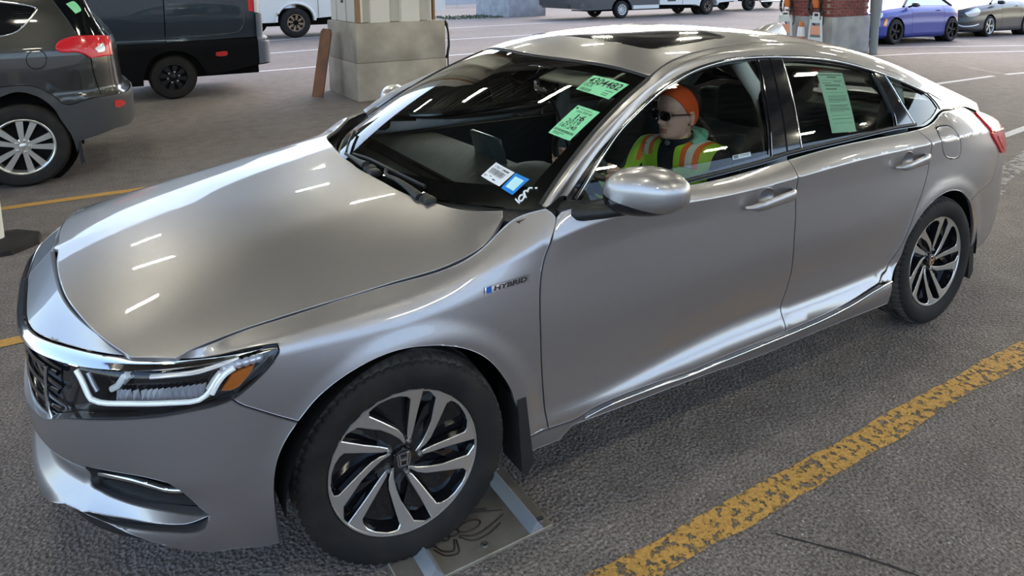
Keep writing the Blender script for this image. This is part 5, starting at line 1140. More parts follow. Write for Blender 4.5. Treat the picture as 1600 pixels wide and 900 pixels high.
for a in (0, PI/2, -PI/2): sw.tube([c+R_ @ Vector((.03*math.cos(a), .03*math.sin(a), 0)), c+R_ @ Vector((.18*math.cos(a), .18*math.sin(a), 0))], .014, 6)
sw.lathe([(.0, .03), (.05, .025), (.06, .0), (.0, -.01)], c, R_ @ Vector((0, 0, 1)), 20); sw.tube([c, c+Vector((-.25, 0, -.08))], .03, 8)
sw.build('steering_wheel', [TRIMB], car, 50)
def seat(name, x, y, wid=.5):
    s = MB(); s.rbox((x-.02, y, .315), (.56, wid, .17), .06, 3, ry=-.10); cu = s.build(name, [SEATM], car)
    b = MB(); b.rbox((x+.345, y, .70), (.17, wid, .70), .065, 3, ry=.24); b.build('backrest', [SEATM], cu)
    b = MB(); b.rbox((x+.44, y, 1.13), (.11, min(.30, wid*.6), .19), .045, 3, ry=.15); b.tube([(x+.41, y-.06, .98), (x+.43, y-.06, 1.08)], .007, 6); b.tube([(x+.41, y+.06, .98), (x+.43, y+.06, 1.08)], .007, 6); b.build('head_restraint', [SEATM], cu)
seat('front_seat', 1.55, -.37); seat('front_seat', 1.50, .37); seat('rear_seat', 2.36, 0, 1.30)
for sd in (1, -1):
    y = -sd
    b = MB(); b.tube([(1.74, y*.80, .55), (1.73, y*.775, 1.0), (1.70, y*.70, 1.25), (1.66, y*.60, 1.40)], [.07, .05, .035, .035], 8, flat=.8); b.build('inner_pillar', [TRIMG], car, 60)
    b = MB(); b.box((1.15, y*.80, .66), (1.1, .05, .56)); b.box((2.15, y*.80, .66), (.85, .05, .56)); b.build('door_lining', [TRIMB], car, 0)
    b = MB(); b.tube([(2.62, y*.74, 1.0), (2.74, y*.66, 1.16), (2.66, y*.58, 1.24)], [.07, .05, .03], 8); b.build('inner_pillar', [TRIMG], car, 60)
    b = MB(); b.tube([(1.58, y*.72, 1.10), (1.62, y*.66, .95), (1.66, y*.60, .72)], .004, 6, flat=5); b.build('seat_belt', [TRIMB], car, 60)
    b = MB(); b.rbox((1.02, y*.36, 1.345), (.16, .40, .014), .006, ry=-.32); b.build('sun_visor', [TRIMG], car)
V = []; F = []
for i, x in enumerate(np.linspace(1.10, 2.75, 12)):
    for j, w in enumerate(np.linspace(-.56, .56, 9)):
        V.append((x, w, float(S_roof(x, w)[0][2])-.035))
for i in range(11):
    for j in range(8): F.append((i*9+j, (i+1)*9+j, (i+1)*9+j+1, i*9+j+1))
mobj('headliner', V, F, TRIMG, car)
b = MB(); b.box((3.05, 0, .965), (.75, 1.3, .04)); b.build('parcel_shelf', [TRIMB], car, 0)
# interior mirror and sensor cover
b = MB(); b.rbox((1.02, .02, 1.335), (.20, .20, .05), .02, ry=-.38); b.tube([(1.04, .0, 1.33), (1.07, .0, 1.27)], .015, 8); m_ = b.build('sensor_cover', [BLACKG], car)
b = MB(); b.rbox((1.075, -.02, 1.25), (.045, .25, .072), .022, 3, rz=-.25); b.build('rear_view_mirror', [BLACKG], car)
# ================================================================= the driver
SKIN = mat('skin', (.74, .46, .35), .5, 0, .4, noise=((.66, .38, .28), 30, .35, .7)); JACK = mat('dark_jacket', (.010, .014, .020), .85, bump=.4, bscale=90)
LIME = mat('lime_vest', (.40, .70, .05), .7, bump=.2, bscale=200); ORV = mat('orange_tape', (.85, .17, .03), .6); SILV = mat('silver_tape', (.70, .74, .66), .45); GREYT = mat('grey_strap', (.10, .11, .10), .7)
HEADB = mat('orange_knit', (.92, .11, .015), .85, bump=.5, bscale=260); HAIR = mat('brown_hair', (.045, .024, .016), .6, noise=((.09, .05, .03), 60, .35, .7), bump=.8, bscale=120); SUNG = mat('sunglass_lens', (.012, .006, .010), .05, 0, .6, .8); MINTH = mat('mint_hood', (.20, .50, .36), .9, bump=.3, bscale=120); TROU = mat('dark_trousers', (.012, .013, .016), .85)
PY = -.37
HC = Vector((1.560, PY, 1.135))       # head centre
_hz = [-.120, -.105, -.08, -.05, -.02, .0, .03, .06, .09, .112, .124]
_hF = spl(_hz, [.050, .086, .093, .091, .090, .087, .096, .094, .076, .046, .012]); _hB = spl(_hz, [.0, .022, .046, .068, .087, .096, .104, .105, .091, .060, .015]); _hL = spl(_hz, [.020, .038, .051, .061, .068, .071, .0745, .0745, .062, .038, .010])
def head_pt(phi, z, k=1.0):
    """phi 0 = straight ahead (-x), positive towards the window (-y)"""
    c, s = math.cos(phi), math.sin(phi); F, B, L = float(_hF(z)), float(_hB(z)), float(_hL(z)); e = .88
    f = (F if c > 0 else B)*math.copysign(abs(c)**e, c); l = L*math.copysign(abs(s)**e, s)
    d = 0
    if c > 0:
        g = lambda l0, z0, sl, sz: math.exp(-((abs(l)-l0)/sl)**2-((z-z0)/sz)**2)
        d += .027*math.exp(-(l/.0115)**2)*math.exp(-((z+.030)/.016)**2) + .012*math.exp(-(l/.009)**2)*math.exp(-((z+.008)/.020)**2)+.006*g(.012, -.034, .006, .007)
        d += -.010*g(.031, .004, .013, .011)+.004*g(.030, .024, .020, .006)+.005*g(.036, -.028, .016, .014)
        d += .0085*math.exp(-(l/.021)**2)*(math.exp(-((z+.061)/.005)**2)+1.1*math.exp(-((z+.073)/.0055)**2))-.004*math.exp(-(l/.024)**2)*math.exp(-((z+.067)/.003)**2)+.004*math.exp(-(l/.018)**2)*math.exp(-((z+.098)/.010)**2)
    return HC+Vector((-(f*k+d), -l*k, z*k))
def skin_mesh(nodes, edges, sub=1):
    """nodes: (pos, rx, ry) -> evaluated skin surface as (V, F)"""
    me = bpy.data.meshes.new('sk'); me.from_pydata([tuple(n[0]) for n in nodes], edges, []); o = bpy.data.objects.new('sk', me); COL.objects.link(o)
    o.modifiers.new('s', 'SKIN'); 
    for v, n in zip(me.skin_vertices[0].data, nodes): v.radius = (n[1], n[2])
    me.skin_vertices[0].data[0].use_root = True
    ms = o.modifiers.new('b', 'SUBSURF'); ms.levels = sub
    dg = bpy.context.evaluated_depsgraph_get(); ev = o.evaluated_get(dg); m = ev.to_mesh(); V = [v.co.copy() for v in m.vertices]; F = [tuple(p.vertices) for p in m.polygons]; ev.to_mesh_clear()
    bpy.data.objects.remove(o); bpy.data.meshes.remove(me); return V, F
def remesh(V, F, vox, smooth_it=3):
    me = bpy.data.meshes.new('rm'); me.from_pydata([tuple(v) for v in V], [], F); o = bpy.data.objects.new('rm', me); COL.objects.link(o)
    r = o.modifiers.new('r', 'REMESH'); r.mode = 'VOXEL'; r.voxel_size = vox
    s = o.modifiers.new('s', 'SMOOTH'); s.iterations = smooth_it; s.factor = .5
    dg = bpy.context.evaluated_depsgraph_get(); ev = o.evaluated_get(dg); m = ev.to_mesh(); V = [v.co.copy() for v in m.vertices]; F = [tuple(p.vertices) for p in m.polygons]; ev.to_mesh_clear()
    bpy.data.objects.remove(o); bpy.data.meshes.remove(me); return V, F
def V3(x, dy, z): return Vector((x, PY+dy, z))
tor = [(V3(1.76, 0, .50), .15, .115), (V3(1.725, 0, .66), .135, .105), (V3(1.635, 0, .83), .145, .105), (V3(1.585, 0, .94), .115, .085), (V3(1.572, 0, 1.0), .058, .058), (V3(1.580, 0, 1.055), .050, .050), (V3(1.570, 0, 1.11), .05, .05)]
TW = .36                                # the trunk is turned: far shoulder forward
te = [(0, 1), (1, 2), (2, 3), (3, 4), (4, 5), (5, 6)]
nodes = list(tor); edges = list(te)
for s in (-1, 1):
    b0 = len(nodes)
    nodes += [(V3(1.585-TW*s*.16, s*.16, .94), .055, .055), (V3(1.54-TW*s*.2, s*.220, .81), .047, .047), (V3(1.45-TW*s*.2, s*.245, .705), .041, .041), (V3(1.31-.06*s, s*.225, .79), .036, .036), (V3(1.16, s*.195, .885), .026, .028)]
    edges += [(3, b0), (b0, b0+1), (b0+1, b0+2), (b0+2, b0+3), (b0+3, b0+4)]
    b0 = len(nodes)
    nodes += [(V3(1.72, s*.095, .48), .088, .088), (V3(1.50, s*.11, .535), .078, .078), (V3(1.27, s*.12, .575), .058, .058), (V3(1.14, s*.11, .45), .050, .050), (V3(1.02, s*.10, .335), .036, .036), (V3(.94, s*.10, .30), .036, .030), (V3(.83, s*.10, .295), .032, .024)]
    edges += [(0, b0)]+[(b0+i, b0+i+1) for i in range(6)]
V, F = skin_mesh(nodes, edges)
def addm(V2, F2):
    n = len(V); V.extend(V2); F.extend([tuple(i+n for i in f) for f in F2])
# head
nz, npn = 56, 72; HV = []; HF = []
for j in range(nz):
    z = -.120+.244*(j/(nz-1))
    for i in range(npn): HV.append(head_pt(2*PI*i/npn, z))
for j in range(nz-1):
    for i in range(npn): HF.append((j*npn+i, j*npn+(i+1) % npn, (j+1)*npn+(i+1) % npn, (j+1)*npn+i))
HF += [tuple(range(npn))[::-1], tuple(range((nz-1)*npn, nz*npn))]
HF = [f[::-1] for f in HF]
addm(HV, HF)
for s in (-1, 1):                                   # ears
    b = MB(); c = HC+Vector((.012, s*.073, -.012)); n = 12
    b.tube([c+Vector((.012*math.cos(a)-.004, s*.006, .030*math.sin(a))) for a in np.linspace(-2.2, 2.6, 14)], .0055, 8); b.tube([c+Vector((0, 0, -.02)), c+Vector((0, 0, .02))], .010, 8); addm([Vector(v) for v in b.V], b.F)
# hands on the wheel
for s in (-1, 1):
    hn = [(V3(1.16, s*.195, .885), .024, .026), (V3(1.115, s*.200, .925), .028, .020), (V3(1.085, s*.203, .945), .032, .018)]; he = [(0, 1), (1, 2)]
    V2, F2 = skin_mesh(hn, he); addm(V2, F2)
    for k in range(4):                              # four fingers curl round the rim
        dz = .030-.020*k; L = (1.0, 1.1, 1.05, .85)[k]; y = s*.203
        P = [V3(1.090, y, .950+dz), V3(1.055, y+s*.012*L, .962+dz), V3(1.022, y+s*.006*L, .966+dz), V3(1.006, y-s*.016*L, .962+dz), V3(1.020, y-s*.034*L, .954+dz)]
        V2, F2 = skin_mesh([(p, r, r) for p, r in zip(P, (.010, .0098, .0092, .0086, .0075))], [(i, i+1) for i in range(4)]); addm(V2, F2)
    P = [V3(1.105, s*.185, .955), V3(1.075, s*.160, .985), V3(1.045, s*.158, 1.003), V3(1.020, s*.166, 1.008)]
    V2, F2 = skin_mesh([(p, r, r) for p, r in zip(P, (.013, .0115, .010, .0085))], [(0, 1), (1, 2), (2, 3)]); addm(V2, F2)
BV, BF = remesh(V, F, .0042, 1)
LIPS = mat('lips', (.42, .17, .14), .45); fmat = []
for f in BF:
    c = sum((BV[i] for i in f), Vector())/len(f)-HC; fmat.append(1 if c.x < -.07 and abs(c.y) < .024-.25*abs(c.z+.067) and -.080 < c.z < -.056 else 0)
me = mkmesh('person', BV, BF, [SKIN, LIPS], fmat, 180); person = link(bpy.data.objects.new('person', me)); tag(person, 'driver in orange headband, dark sunglasses and lime safety vest, sitting in the sedan', 'person')
# jacket and trousers
jn = [(n[0], n[1]+.014, n[2]+.014) for n in tor[:5]]+[(V3(1.566, 0, 1.028), .062, .062)]; je = [(0, 1), (1, 2), (2, 3), (3, 4), (4, 5)]
for s in (-1, 1):
    b0 = len(jn); jn += [(V3(1.585-TW*s*.16, s*.16, .94), .071, .071), (V3(1.54-TW*s*.2, s*.220, .81), .063, .063), (V3(1.45-TW*s*.2, s*.245, .705), .057, .057), (V3(1.31-.06*s, s*.225, .79), .050, .050), (V3(1.19, s*.20, .87), .040, .040)]
    je += [(3, b0)]+[(b0+i, b0+i+1) for i in range(4)]
JV, JF = skin_mesh(jn, je, 2)
# standing collar
b = MB(); rings = []
for i in range(5):
    t = i/4; c = V3(1.568-.012*t, 0, .988+.050*t); rings.append([c+Vector(((.066+.006*t)*math.cos(a), (.070+.006*t)*math.sin(a), -.018*math.cos(a)*-1*(1 if math.cos(a) > 0 else .6))) for a in np.linspace(0, 2*PI, 29)[:-1]])
for r_ in range(4):
    n0 = len(b.V); b.add(rings[r_]+rings[r_+1], [(k, (k+1) % 28, 28+(k+1) % 28, 28+k) for k in range(28)])
n0 = len(JV); JV = JV+[Vector(v) for v in b.V]; JF = JF+[tuple(i+n0 for i in f) for f in b.F]
jack = mobj('jacket', JV, JF, JACK, person, smooth=180)
tn = []; tE = []
tn.append((V3(1.76, 0, .52), .165, .13))
for s in (-1, 1):
    b0 = len(tn); tn += [(V3(1.72, s*.095, .48), .098, .098), (V3(1.50, s*.11, .535), .088, .088), (V3(1.27, s*.12, .575), .068, .068), (V3(1.14, s*.11, .45), .060, .060), (V3(1.03, s*.10, .345), .048, .048)]; tE += [(0, b0)]+[(b0+i, b0+i+1) for i in range(4)]
TV, TF = skin_mesh(tn, tE, 2); mobj('trousers', TV, TF, TROU, person, smooth=180)
b = MB()
for s in (-1, 1): b.rbox(V3(.90, s*.10, .292), (.27, .098, .085), .03, 3)
mobj('shoe', b.V[:len(b.V)//2], b.F[:len(b.F)//2], JACK, person); mobj('shoe', b.V[len(b.V)//2:], [tuple(i-len(b.V)//2 for i in f) for f in b.F[len(b.F)//2:]], JACK, person)
# safety vest laid over the jacket
from mathutils.bvhtree import BVHTree
bvh = BVHTree.FromPolygons([tuple(v) for v in JV], JF)
def vest_pt(dy, psi, off):
    ax = Vector((1.62-TW*dy, PY+dy, .80)); d = Vector((-math.cos(psi), 0, math.sin(psi))); o = ax+d*.6
    h = bvh.ray_cast(o, -d, .6)
    p = h[0] if h[0] is not None else ax+d*.10
    return p+d*off
for s in (-1, 1):
    V = []; F = []; fm = []; ys = np.linspace(.042, .192, 26); ps = np.linspace(-1.0, 2.4, 46); R_ = []
    for p in ps: R_.append([vest_pt(s*y*(1-.25*smooth(.9, 1.7, p)*0), p, .012) for y in ys])
    G = np.array([[tuple(q) for q in r] for r in R_])
    for it in range(3):                               # relax the cloth
        G[1:-1] = .5*G[1:-1]+.25*(G[:-2]+G[2:]); G[:, 1:-1] = .5*G[:, 1:-1]+.25*(G[:, :-2]+G[:, 2:])
    nu = len(ys); V = [tuple(q) for r in G for q in r]
    for j in range(len(ps)-1):
        for i in range(nu-1):
            F.append((j*nu+i, j*nu+i+1, (j+1)*nu+i+1, (j+1)*nu+i)); y = (ys[i]+ys[i+1])/2; p = (ps[j]+ps[j+1])/2
            m = 0
            if .074 < y < .096 or .128 < y < .150: m = 1
            elif .096 <= y <= .128: m = 2
            if .52 < p < .64 and .070 < y < .150: m = 3
            fm.append(m)
    n = len(V); V += [tuple(Vector(q)-Vector((0, 0, .004))) for q in V]; F2 = [tuple(i+n for i in f[::-1]) for f in F]
    o = mobj('vest_panel', V, F+F2, [LIME, ORV, SILV, GREYT], person, fm+[0]*len(F2), smooth=60)
tag([c for c in person.children if c.name == 'vest_panel'][0], 'lime vest panel with orange and silver tape')
# headband: a tilted ring about the skull
hb_ = BVHTree.FromPolygons([tuple(v) for v in HV], HF)
def on_head(d, off):
    """skull surface along direction d from the head centre"""
    d = d.normalized(); h = hb_.ray_cast(HC+d*.4, -d, .6); return (h[0] if h[0] is not None else HC+d*.09)+d*off
axh = Vector((-.80, 0, -.60)).normalized(); e1 = Vector((0, -1, 0)); e2 = axh.cross(e1)
V = []; F = []; nb, nw = 64, 7
for i in range(nb):
    a = 2*PI*i/nb
    for j in range(nw):
        q = HC+axh*(-.080+.084*j/(nw-1)); d = (e1*math.cos(a)+e2*math.sin(a))
        d2 = (q+d*.085-HC); V.append(tuple(on_head(d2, .005+.005*math.sin(PI*j/(nw-1)))))
for i in range(nb):
    for j in range(nw-1): F.append((i*nw+j, i*nw+j+1, ((i+1) % nb)*nw+j+1, ((i+1) % nb)*nw+j))
n = len(V); V += [tuple(HC+(Vector(v)-HC)*.95) for v in V]
F2 = [tuple(i+n for i in f[::-1]) for f in F]; F3 = []
for i in range(nb):
    k = (i+1) % nb; F3 += [(i*nw, k*nw, n+k*nw, n+i*nw), (n+i*nw+nw-1, n+k*nw+nw-1, k*nw+nw-1, i*nw+nw-1)]
mobj('headband', V, F+F2+F3, HEADB, person, smooth=50)
# hair: crown behind the band, hairline in front, ponytail down the back
V = []; F = []; nh = 48; nl = 12
for j in range(nl):
    t = -.074-.060*math.sin(PI/2*j/(nl-1)); rr_ = .078*math.cos(PI/2*j/(nl-1))+.002
    for i in range(nh):
        a = 2*PI*i/nh; d = e1*math.cos(a)+e2*math.sin(a); V.append(tuple(on_head(axh*t+d*rr_, .009+.002*math.sin(i*2.6))))
for j in range(nl-1):
    for i in range(nh): F.append((j*nh+i, j*nh+(i+1) % nh, (j+1)*nh+(i+1) % nh, (j+1)*nh+i))
b = MB(); b.add(V, F)
for k in range(7):
    o = Vector((0, (k-3)*.011, 0)); b.tube(crom([HC+Vector((.105, 0, -.02))+o*.5, HC+Vector((.135, -.02, -.08))+o, HC+Vector((.150, -.055, -.16))+o*1.3, HC+Vector((.17, -.075, -.25))+o*1.1], .02), [.012]*40 if False else .012, 6)
b.build('hair', [HAIR], person, 60)
# sunglasses
b = MB()
for s in (-1, 1):
    c = HC+Vector((-.104, s*.031, .003)); n_ = Vector((-1, s*.22, 0)).normalized(); u = n_.cross(Vector((0, 0, 1))).normalized(); w = u.cross(n_)
    pts = [c+u*(.026*math.copysign(abs(math.cos(a))**.8, math.cos(a)))+w*(.0195*math.copysign(abs(math.sin(a))**.85, math.sin(a))) for a in np.linspace(0, 2*PI, 25)[:-1]]
    b.add([tuple(p+n_*.004) for p in pts]+[tuple(p) for p in pts], [tuple(range(24)), tuple(range(24, 48))[::-1]]+[(i, (i+1) % 24, 24+(i+1) % 24, 24+i) for i in range(24)], 0)
    b.tube([tuple(p+n_*.003) for p in pts]+[tuple(pts[0]+n_*.003)], .0026, 6, 1)
    b.tube([c+Vector((.006, s*.030, .008)), HC+Vector((-.05, s*.079, .010)), HC+Vector((.012, s*.080, .006))], .0032, 6, 1)
b.tube([HC+Vector((-.108, -.008, .008)), HC+Vector((-.115, 0, .010)), HC+Vector((-.108, .008, .008))], .003, 6, 1)
b.build('sunglasses', [SUNG, BLACKG], person, 40)
# mint hood bunched behind the neck and a round toggle on the collar
b = MB(); b.tube([V3(1.585+.066*math.cos(a), .088*math.sin(a), 1.008+.012*math.cos(a)) for a in np.linspace(-1.85, 1.85, 20)], [.018+.017*math.cos(a*.8) for a in np.linspace(-1.85, 1.85, 20)], 10); b.tube([V3(1.625+.060*math.cos(a), .085*math.sin(a), 1.03+.012*math.cos(a)) for a in np.linspace(-1.4, 1.4, 16)], .02, 10); b.build('hood', [MINTH], person, 60)
b = MB(); b.lathe([(0, .008), (.010, .008), (.014, .004), (.014, 0)], V3(1.490, -.012, 1.010), (-1, -.25, .3), 20); b.build('toggle', [GREYT], person, 50)
# ================================================================= parked vehicles
SUVP = paintmat('dark_grey_paint', (.030, .029, .028), rough=.3, metal=.5); VANP = paintmat('dark_blue_paint', (.006, .018, .034), rough=.35, metal=.3)
CLAD = mat('grey_cladding', (.035, .036, .040), .6); VGLASS = mat('dark_window', (.004, .005, .006), .05, 0, .5, .4)
BLUEP2 = paintmat('bright_blue_paint', (.004, .022, .25), rough=.4, metal=.35, coat=.45); NAVYP = paintmat('black_blue_paint', (.005, .008, .013), rough=.35, metal=.1, coat=.5)
VWHITE = mat('white_van_paint', (.68, .67, .63), .35, 0, .5, .4); TRUCKP = paintmat('truck_dark_grey', (.05, .055, .065), rough=.35, metal=.4)
RIMB = mat('dark_rim', (.03, .03, .034), .3, .8); RIMS = mat('silver_rim', (.62, .61, .58), .3, .8); RUSTR = mat('rusty_rim', (.36, .27, .19), .6, .4, noise=((.18, .11, .07), 12, .35, .7))
WHITEL = mat('white_lamp', (.75, .75, .78), .15, .2, .6, .8); HLG = mat('headlamp_glass', (.55, .57, .60), .1, .3, .6, .9)
def car_wheel(name, parent, x, y, z, R, wd, rr, rimmat, nspk, spw=.16, dbl=0.0, steer=0.0, dish=.02, hub=.22, bolts=0, capr=.05, blades=None):
    """wheel whose outer face looks to -y"""
    b = MB(); W = wd/2
    b.lathe([(rr*.97, W-.02), (rr*1.03, W-.005), (rr+(R-rr)*.35, W), (rr+(R-rr)*.75, W-.006), (R-.012, W-.03), (R, W-.06), (R, -W+.06), (R-.02, -W+.01), (rr, -W)], (0, 0, 0), (0, -1, 0), 56, 0)
    t = b.build('tyre', [RUBBER], None, 40)
    b = MB(); b.lathe([(rr*1.02, W-.004), (rr*.99, W-.001), (rr*.95, W-.006), (rr*.92, W-.03), (rr*.88, -W*.2)], (0, 0, 0), (0, -1, 0), 56, 0); b.lathe([(rr*.9, W-.075), (0, W-.07)], (0, 0, 0), (0, -1, 0), 40, 1)
    b.lathe([(capr*2.0, W-.05), (capr*1.7, W-.03-dish), (capr, W-.02-dish), (capr*.7, W-.014-dish), (0, W-.012-dish)], (0, 0, 0), (0, -1, 0), 24, 0)
    rim = b.build(name, [rimmat, DARK], parent, 40, loc=(x, y, z)); rim.rotation_euler = (0, 0, steer); t.parent = rim
    s = MB(); fr = ((0, 0, 0), (1, 0, 0), (0, 0, 1), (0, -1, 0)); w0, w1 = rr*spw*.55, rr*spw
    s.prism([(-w0, capr), (w0, capr), (w1, rr*.95), (-w1, rr*.95)], fr, W-.05, W-.02-dish*.5, 0); sm = s.mesh('spoke', [rimmat], 0)
    for k in range(nspk):
        a = 2*PI*k/nspk
        for d in ((-dbl, dbl) if dbl else (0,)): inst('spoke', sm, rim, rot=(0, a+d+.2, 0))
    if bolts:
        n_ = MB(); n_.lathe([(.013, 0), (.013, .018), (.008, .022), (0, .022)], (0, 0, 0), (0, -1, 0), 8); nm = n_.mesh('lug_nut', [RIMS], 40)
        for k in range(bolts): inst('lug_nut', nm, rim, loc=(capr*1.55*math.sin(2*PI*k/bolts+.3), -(W-.04-dish*.3), capr*1.55*math.cos(2*PI*k/bolts+.3)))
    return rim
# ---------------- dark grey SUV in the next lane
suv = thing('suv', 'dark grey SUV with red wrap-round tail light at the upper left', 'car', (0, 5.52, 0)); Q = SUVD; SC_ = (-1.5, 0, .8); LA = S_suv.len
wx, wz = -1.25, .36; wa = float(S_suv.st[3])+(-1.2-wx)*-1
full = [[(1.0, .86), (3.1, .86), Q['clad_top'][0]], Q['clad_top'], [Q['clad_top'][-1], (LA, .745)], [(LA, .745), (LA, 1.75)], [(LA, 1.75), (1.0, 1.75)], [(1.0, 1.75), (1.0, .86)]]
body = panel('body_side', 'suv', full, SUVP, suv, holes=[[[(1.3, 1.60), (2.6, 1.66), Q['qwin'][0][0]], Q['qwin'][0], Q['qwin'][1], Q['qwin'][2], [Q['qwin'][2][-1], (2.6, 1.22), (1.3, 1.18)], [(1.3, 1.18), (1.3, 1.60)]],
             [[(4.08, 1.66), Q['rwin'][0]], Q['rwin'], [Q['rwin'][-1], (LA-.02, 1.27)], [(LA-.02, 1.27), (LA-.02, 1.66)], [(LA-.02, 1.66), (4.08, 1.66)]]], center=SC_, grid=.05)
panel('rear_cladding', 'suv', [[(1.0, .84), (3.1, .84), Q['clad_top'][0]], Q['clad_top'], [Q['clad_top'][-1], (LA, .745)], [(LA, .745), (LA, .44)], [(LA, .44), Q['clad_rear'][-1]], Q['clad_rear'][::-1], [Q['clad_rear'][0], Q['clad_bot'][-1]], Q['clad_bot'][::-1], [Q['clad_bot'][0], (3.4, .70), (3.27, .36), (3.25, .25)], [(3.25, .25), (1.0, .30)], [(1.0, .30), (1.0, .84)]], CLAD, suv, off=.012, center=SC_, grid=.04, round_=.006)
panel('side_window', 'suv', [[(1.3, 1.60), (2.6, 1.66), Q['qwin'][0][0]], Q['qwin'][0], Q['qwin'][1], Q['qwin'][2], [Q['qwin'][2][-1], (2.6, 1.22), (1.3, 1.18)], [(1.3, 1.18), (1.3, 1.60)]], VGLASS, suv, off=-.004, center=SC_, round_=0, inset=-.004, flange=0, grid=.06)
panel('rear_window', 'suv', [[(4.08, 1.66), Q['rwin'][0]], Q['rwin'], [Q['rwin'][-1], (LA-.02, 1.27)], [(LA-.02, 1.27), (LA-.02, 1.66)], [(LA-.02, 1.66), (4.08, 1.66)]], VGLASS, suv, off=-.003, center=SC_, round_=0, inset=-.004, flange=0, grid=.06)
strip('window_moulding', 'suv', Q['qwin'][0]+Q['qwin'][1][1:]+Q['qwin'][2][1:]+[(2.6, 1.22)], .010, CHROME, suv, off=.002); 
tl = panel('tail_light', 'suv', Q['tail'], REDL, suv, off=.03, center=SC_, round_=.012, flange=.05, grid=.03)
panel('reversing_lamp', 'suv', Q['tail_white'], WHITEL, tl, off=.036, center=SC_, round_=.003)
panel('reflector', 'suv', Q['reflector'], REDR, suv, off=.018, center=SC_, round_=.003)
strip('fuel_door_gap', 'suv', Q['fuel'], .003, DARK, suv, off=.001)
panel('green_sticker', 'suv', Q['sticker'], GREENP, suv, off=.004, center=SC_, round_=0, flange=.001)
strip('body_gap', 'suv', [(Q['corner'][0][0]+.01, 1.09), (Q['corner'][0][0]+.02, .95), (4.38, .76)], .004, DARK, suv, off=.001)
panel('body_side', 'suv', full, SUVP, suv, center=SC_, grid=.09, side=-1)
panel('rear_cladding', 'suv', [[(1.0, .84), (LA, .76)], [(LA, .76), (LA, .44)], [(LA, .44), (1.0, .30)], [(1.0, .30), (1.0, .84)]], CLAD, suv, off=.012, center=SC_, grid=.09, side=-1)
b = MB(); b.rbox((-4.42, 0, .70), (1.05, 1.72, .72), .16, 4); b.build('bonnet', [SUVP], suv, 60)
b = MB(); b.prism([(-4.15, 1.02), (-3.95, 1.02), (-3.60, 1.74), (-3.66, 1.76)], ((0, -.72, 0), (1, 0, 0), (0, 0, 1), (0, 1, 0)), 0, 1.44); b.build('windscreen', [VGLASS], suv, 0)
b = MB(); b.rbox((-2.4, 0, 1.765), (2.7, 1.15, .08), .03); b.build('roof', [SUVP], suv)
b = MB(); b.box((-2.6, 0, .62), (3.6, 1.2, .7)); b.build('underbody_core', [DARK], suv, 0)
b = MB(); b.prism([(-.02, .43), (.01, .43), (.03, .16), (.0, .14)], ((-.835, -.90, 0), (1, 0, 0), (0, 0, 1), (0, 1, 0)), 0, .18); b.build('mud_flap', [BLACKP], suv, 0)
b = MB(); b.lathe([(.0, 0), (.43, 0), (.43, -.03)], (wx, -.70, wz), (0, -1, 0), 40); b.build('wheel_well', [DARK], suv)
w = car_wheel('wheel', suv, wx, -.815, wz, .362, .225, .240, RIMS, 5, .115, .24, bolts=5, capr=.034, dish=.016)
w2 = copy_tree(w, suv); w2.location = (wx-2.66, -.815, wz)
for x in (wx, wx-2.66):
    w3 = copy_tree(w, suv); w3.location = (x, .815, wz); w3.rotation_euler = (0, 0, PI)
# ---------------- dark blue van
van = thing('panel_van', 'dark blue panel van parked behind the grey SUV', 'van', (0, 10.0, 0)); LV = S_van.len; VC_ = (-1, 0, 1.2)
panel('body_panel', 'van', [[(.5, .86), (6.25, .862), (6.304, .838)][:2], [(6.31, .862), (6.325, 1.5), (6.33, 2.4)], [(6.33, 2.4), (.5, 2.4)], [(.5, 2.4), (.5, .86)]], VANP, van, center=VC_, grid=.12, step=.06, flange=.008)
panel('body_panel', 'van', [[(6.318, .862), (7.0, .885), (LV, .90)], [(LV, .90), (LV, 2.4)], [(LV, 2.4), (6.338, 2.4)], [(6.338, 2.4), (6.333, 1.5), (6.318, .862)]], VANP, van, center=VC_, grid=.10, step=.06, flange=.008)
strip('panel_pressing', 'van', [(5.5, .93), (6.2, .93), (7.2, .96), (7.36, .99), (7.43, 1.08), (7.46, 1.3), (7.46, 1.9)], .010, VANP, van, off=-.003)
panel('lower_cladding', 'van', [[(.5, .855), (6.3, .858), (7.0, .88), (LV, .895)], [(LV, .895), (LV, .46)], [(LV, .46), (7.58, .44), (7.28, .39), (6.86, .335)], [(6.86, .335), (6.80, .46), (6.68, .64), (6.40, .74), (6.12, .64), (5.995, .40), (5.98, .24)], [(5.98, .24), (.5, .24)], [(.5, .24), (.5, .855)]], MATTE, van, off=.012, center=VC_, grid=.08, step=.05)
panel('red_marker', 'van', [(7.0, .688), (7.165, .69), (7.163, .632), (6.995, .634), (7.0, .688)], REDR, van, off=.02, center=VC_, round_=.003)
panel('tail_lamp', 'van', [[(7.52, 1.30), (7.60, 1.29)], [(7.60, 1.29), (7.60, 2.1)], [(7.60, 2.1), (7.52, 2.1)], [(7.52, 2.1), (7.52, 1.30)]], REDL, van, off=.012, center=VC_, round_=.004)
panel('clear_lamp', 'van', [[(7.61, 1.275), (7.70, 1.265)], [(7.70, 1.265), (7.70, 2.1)], [(7.70, 2.1), (7.61, 2.1)], [(7.61, 2.1), (7.61, 1.275)]], WHITEL, van, off=.012, center=VC_, round_=.004)
BUMPG = mat('blue_grey_bumper', (.10, .12, .17), .55)
panel('corner_bumper', 'van', [[(7.62, 1.25), (7.80, 1.25), (LV, 1.0)], [(LV, 1.0), (LV, .46)], [(LV, .46), (7.75, .47), (7.64, .46)], [(7.64, .46), (7.62, 1.25)]], BUMPG, van, off=.022, center=VC_, grid=.06)
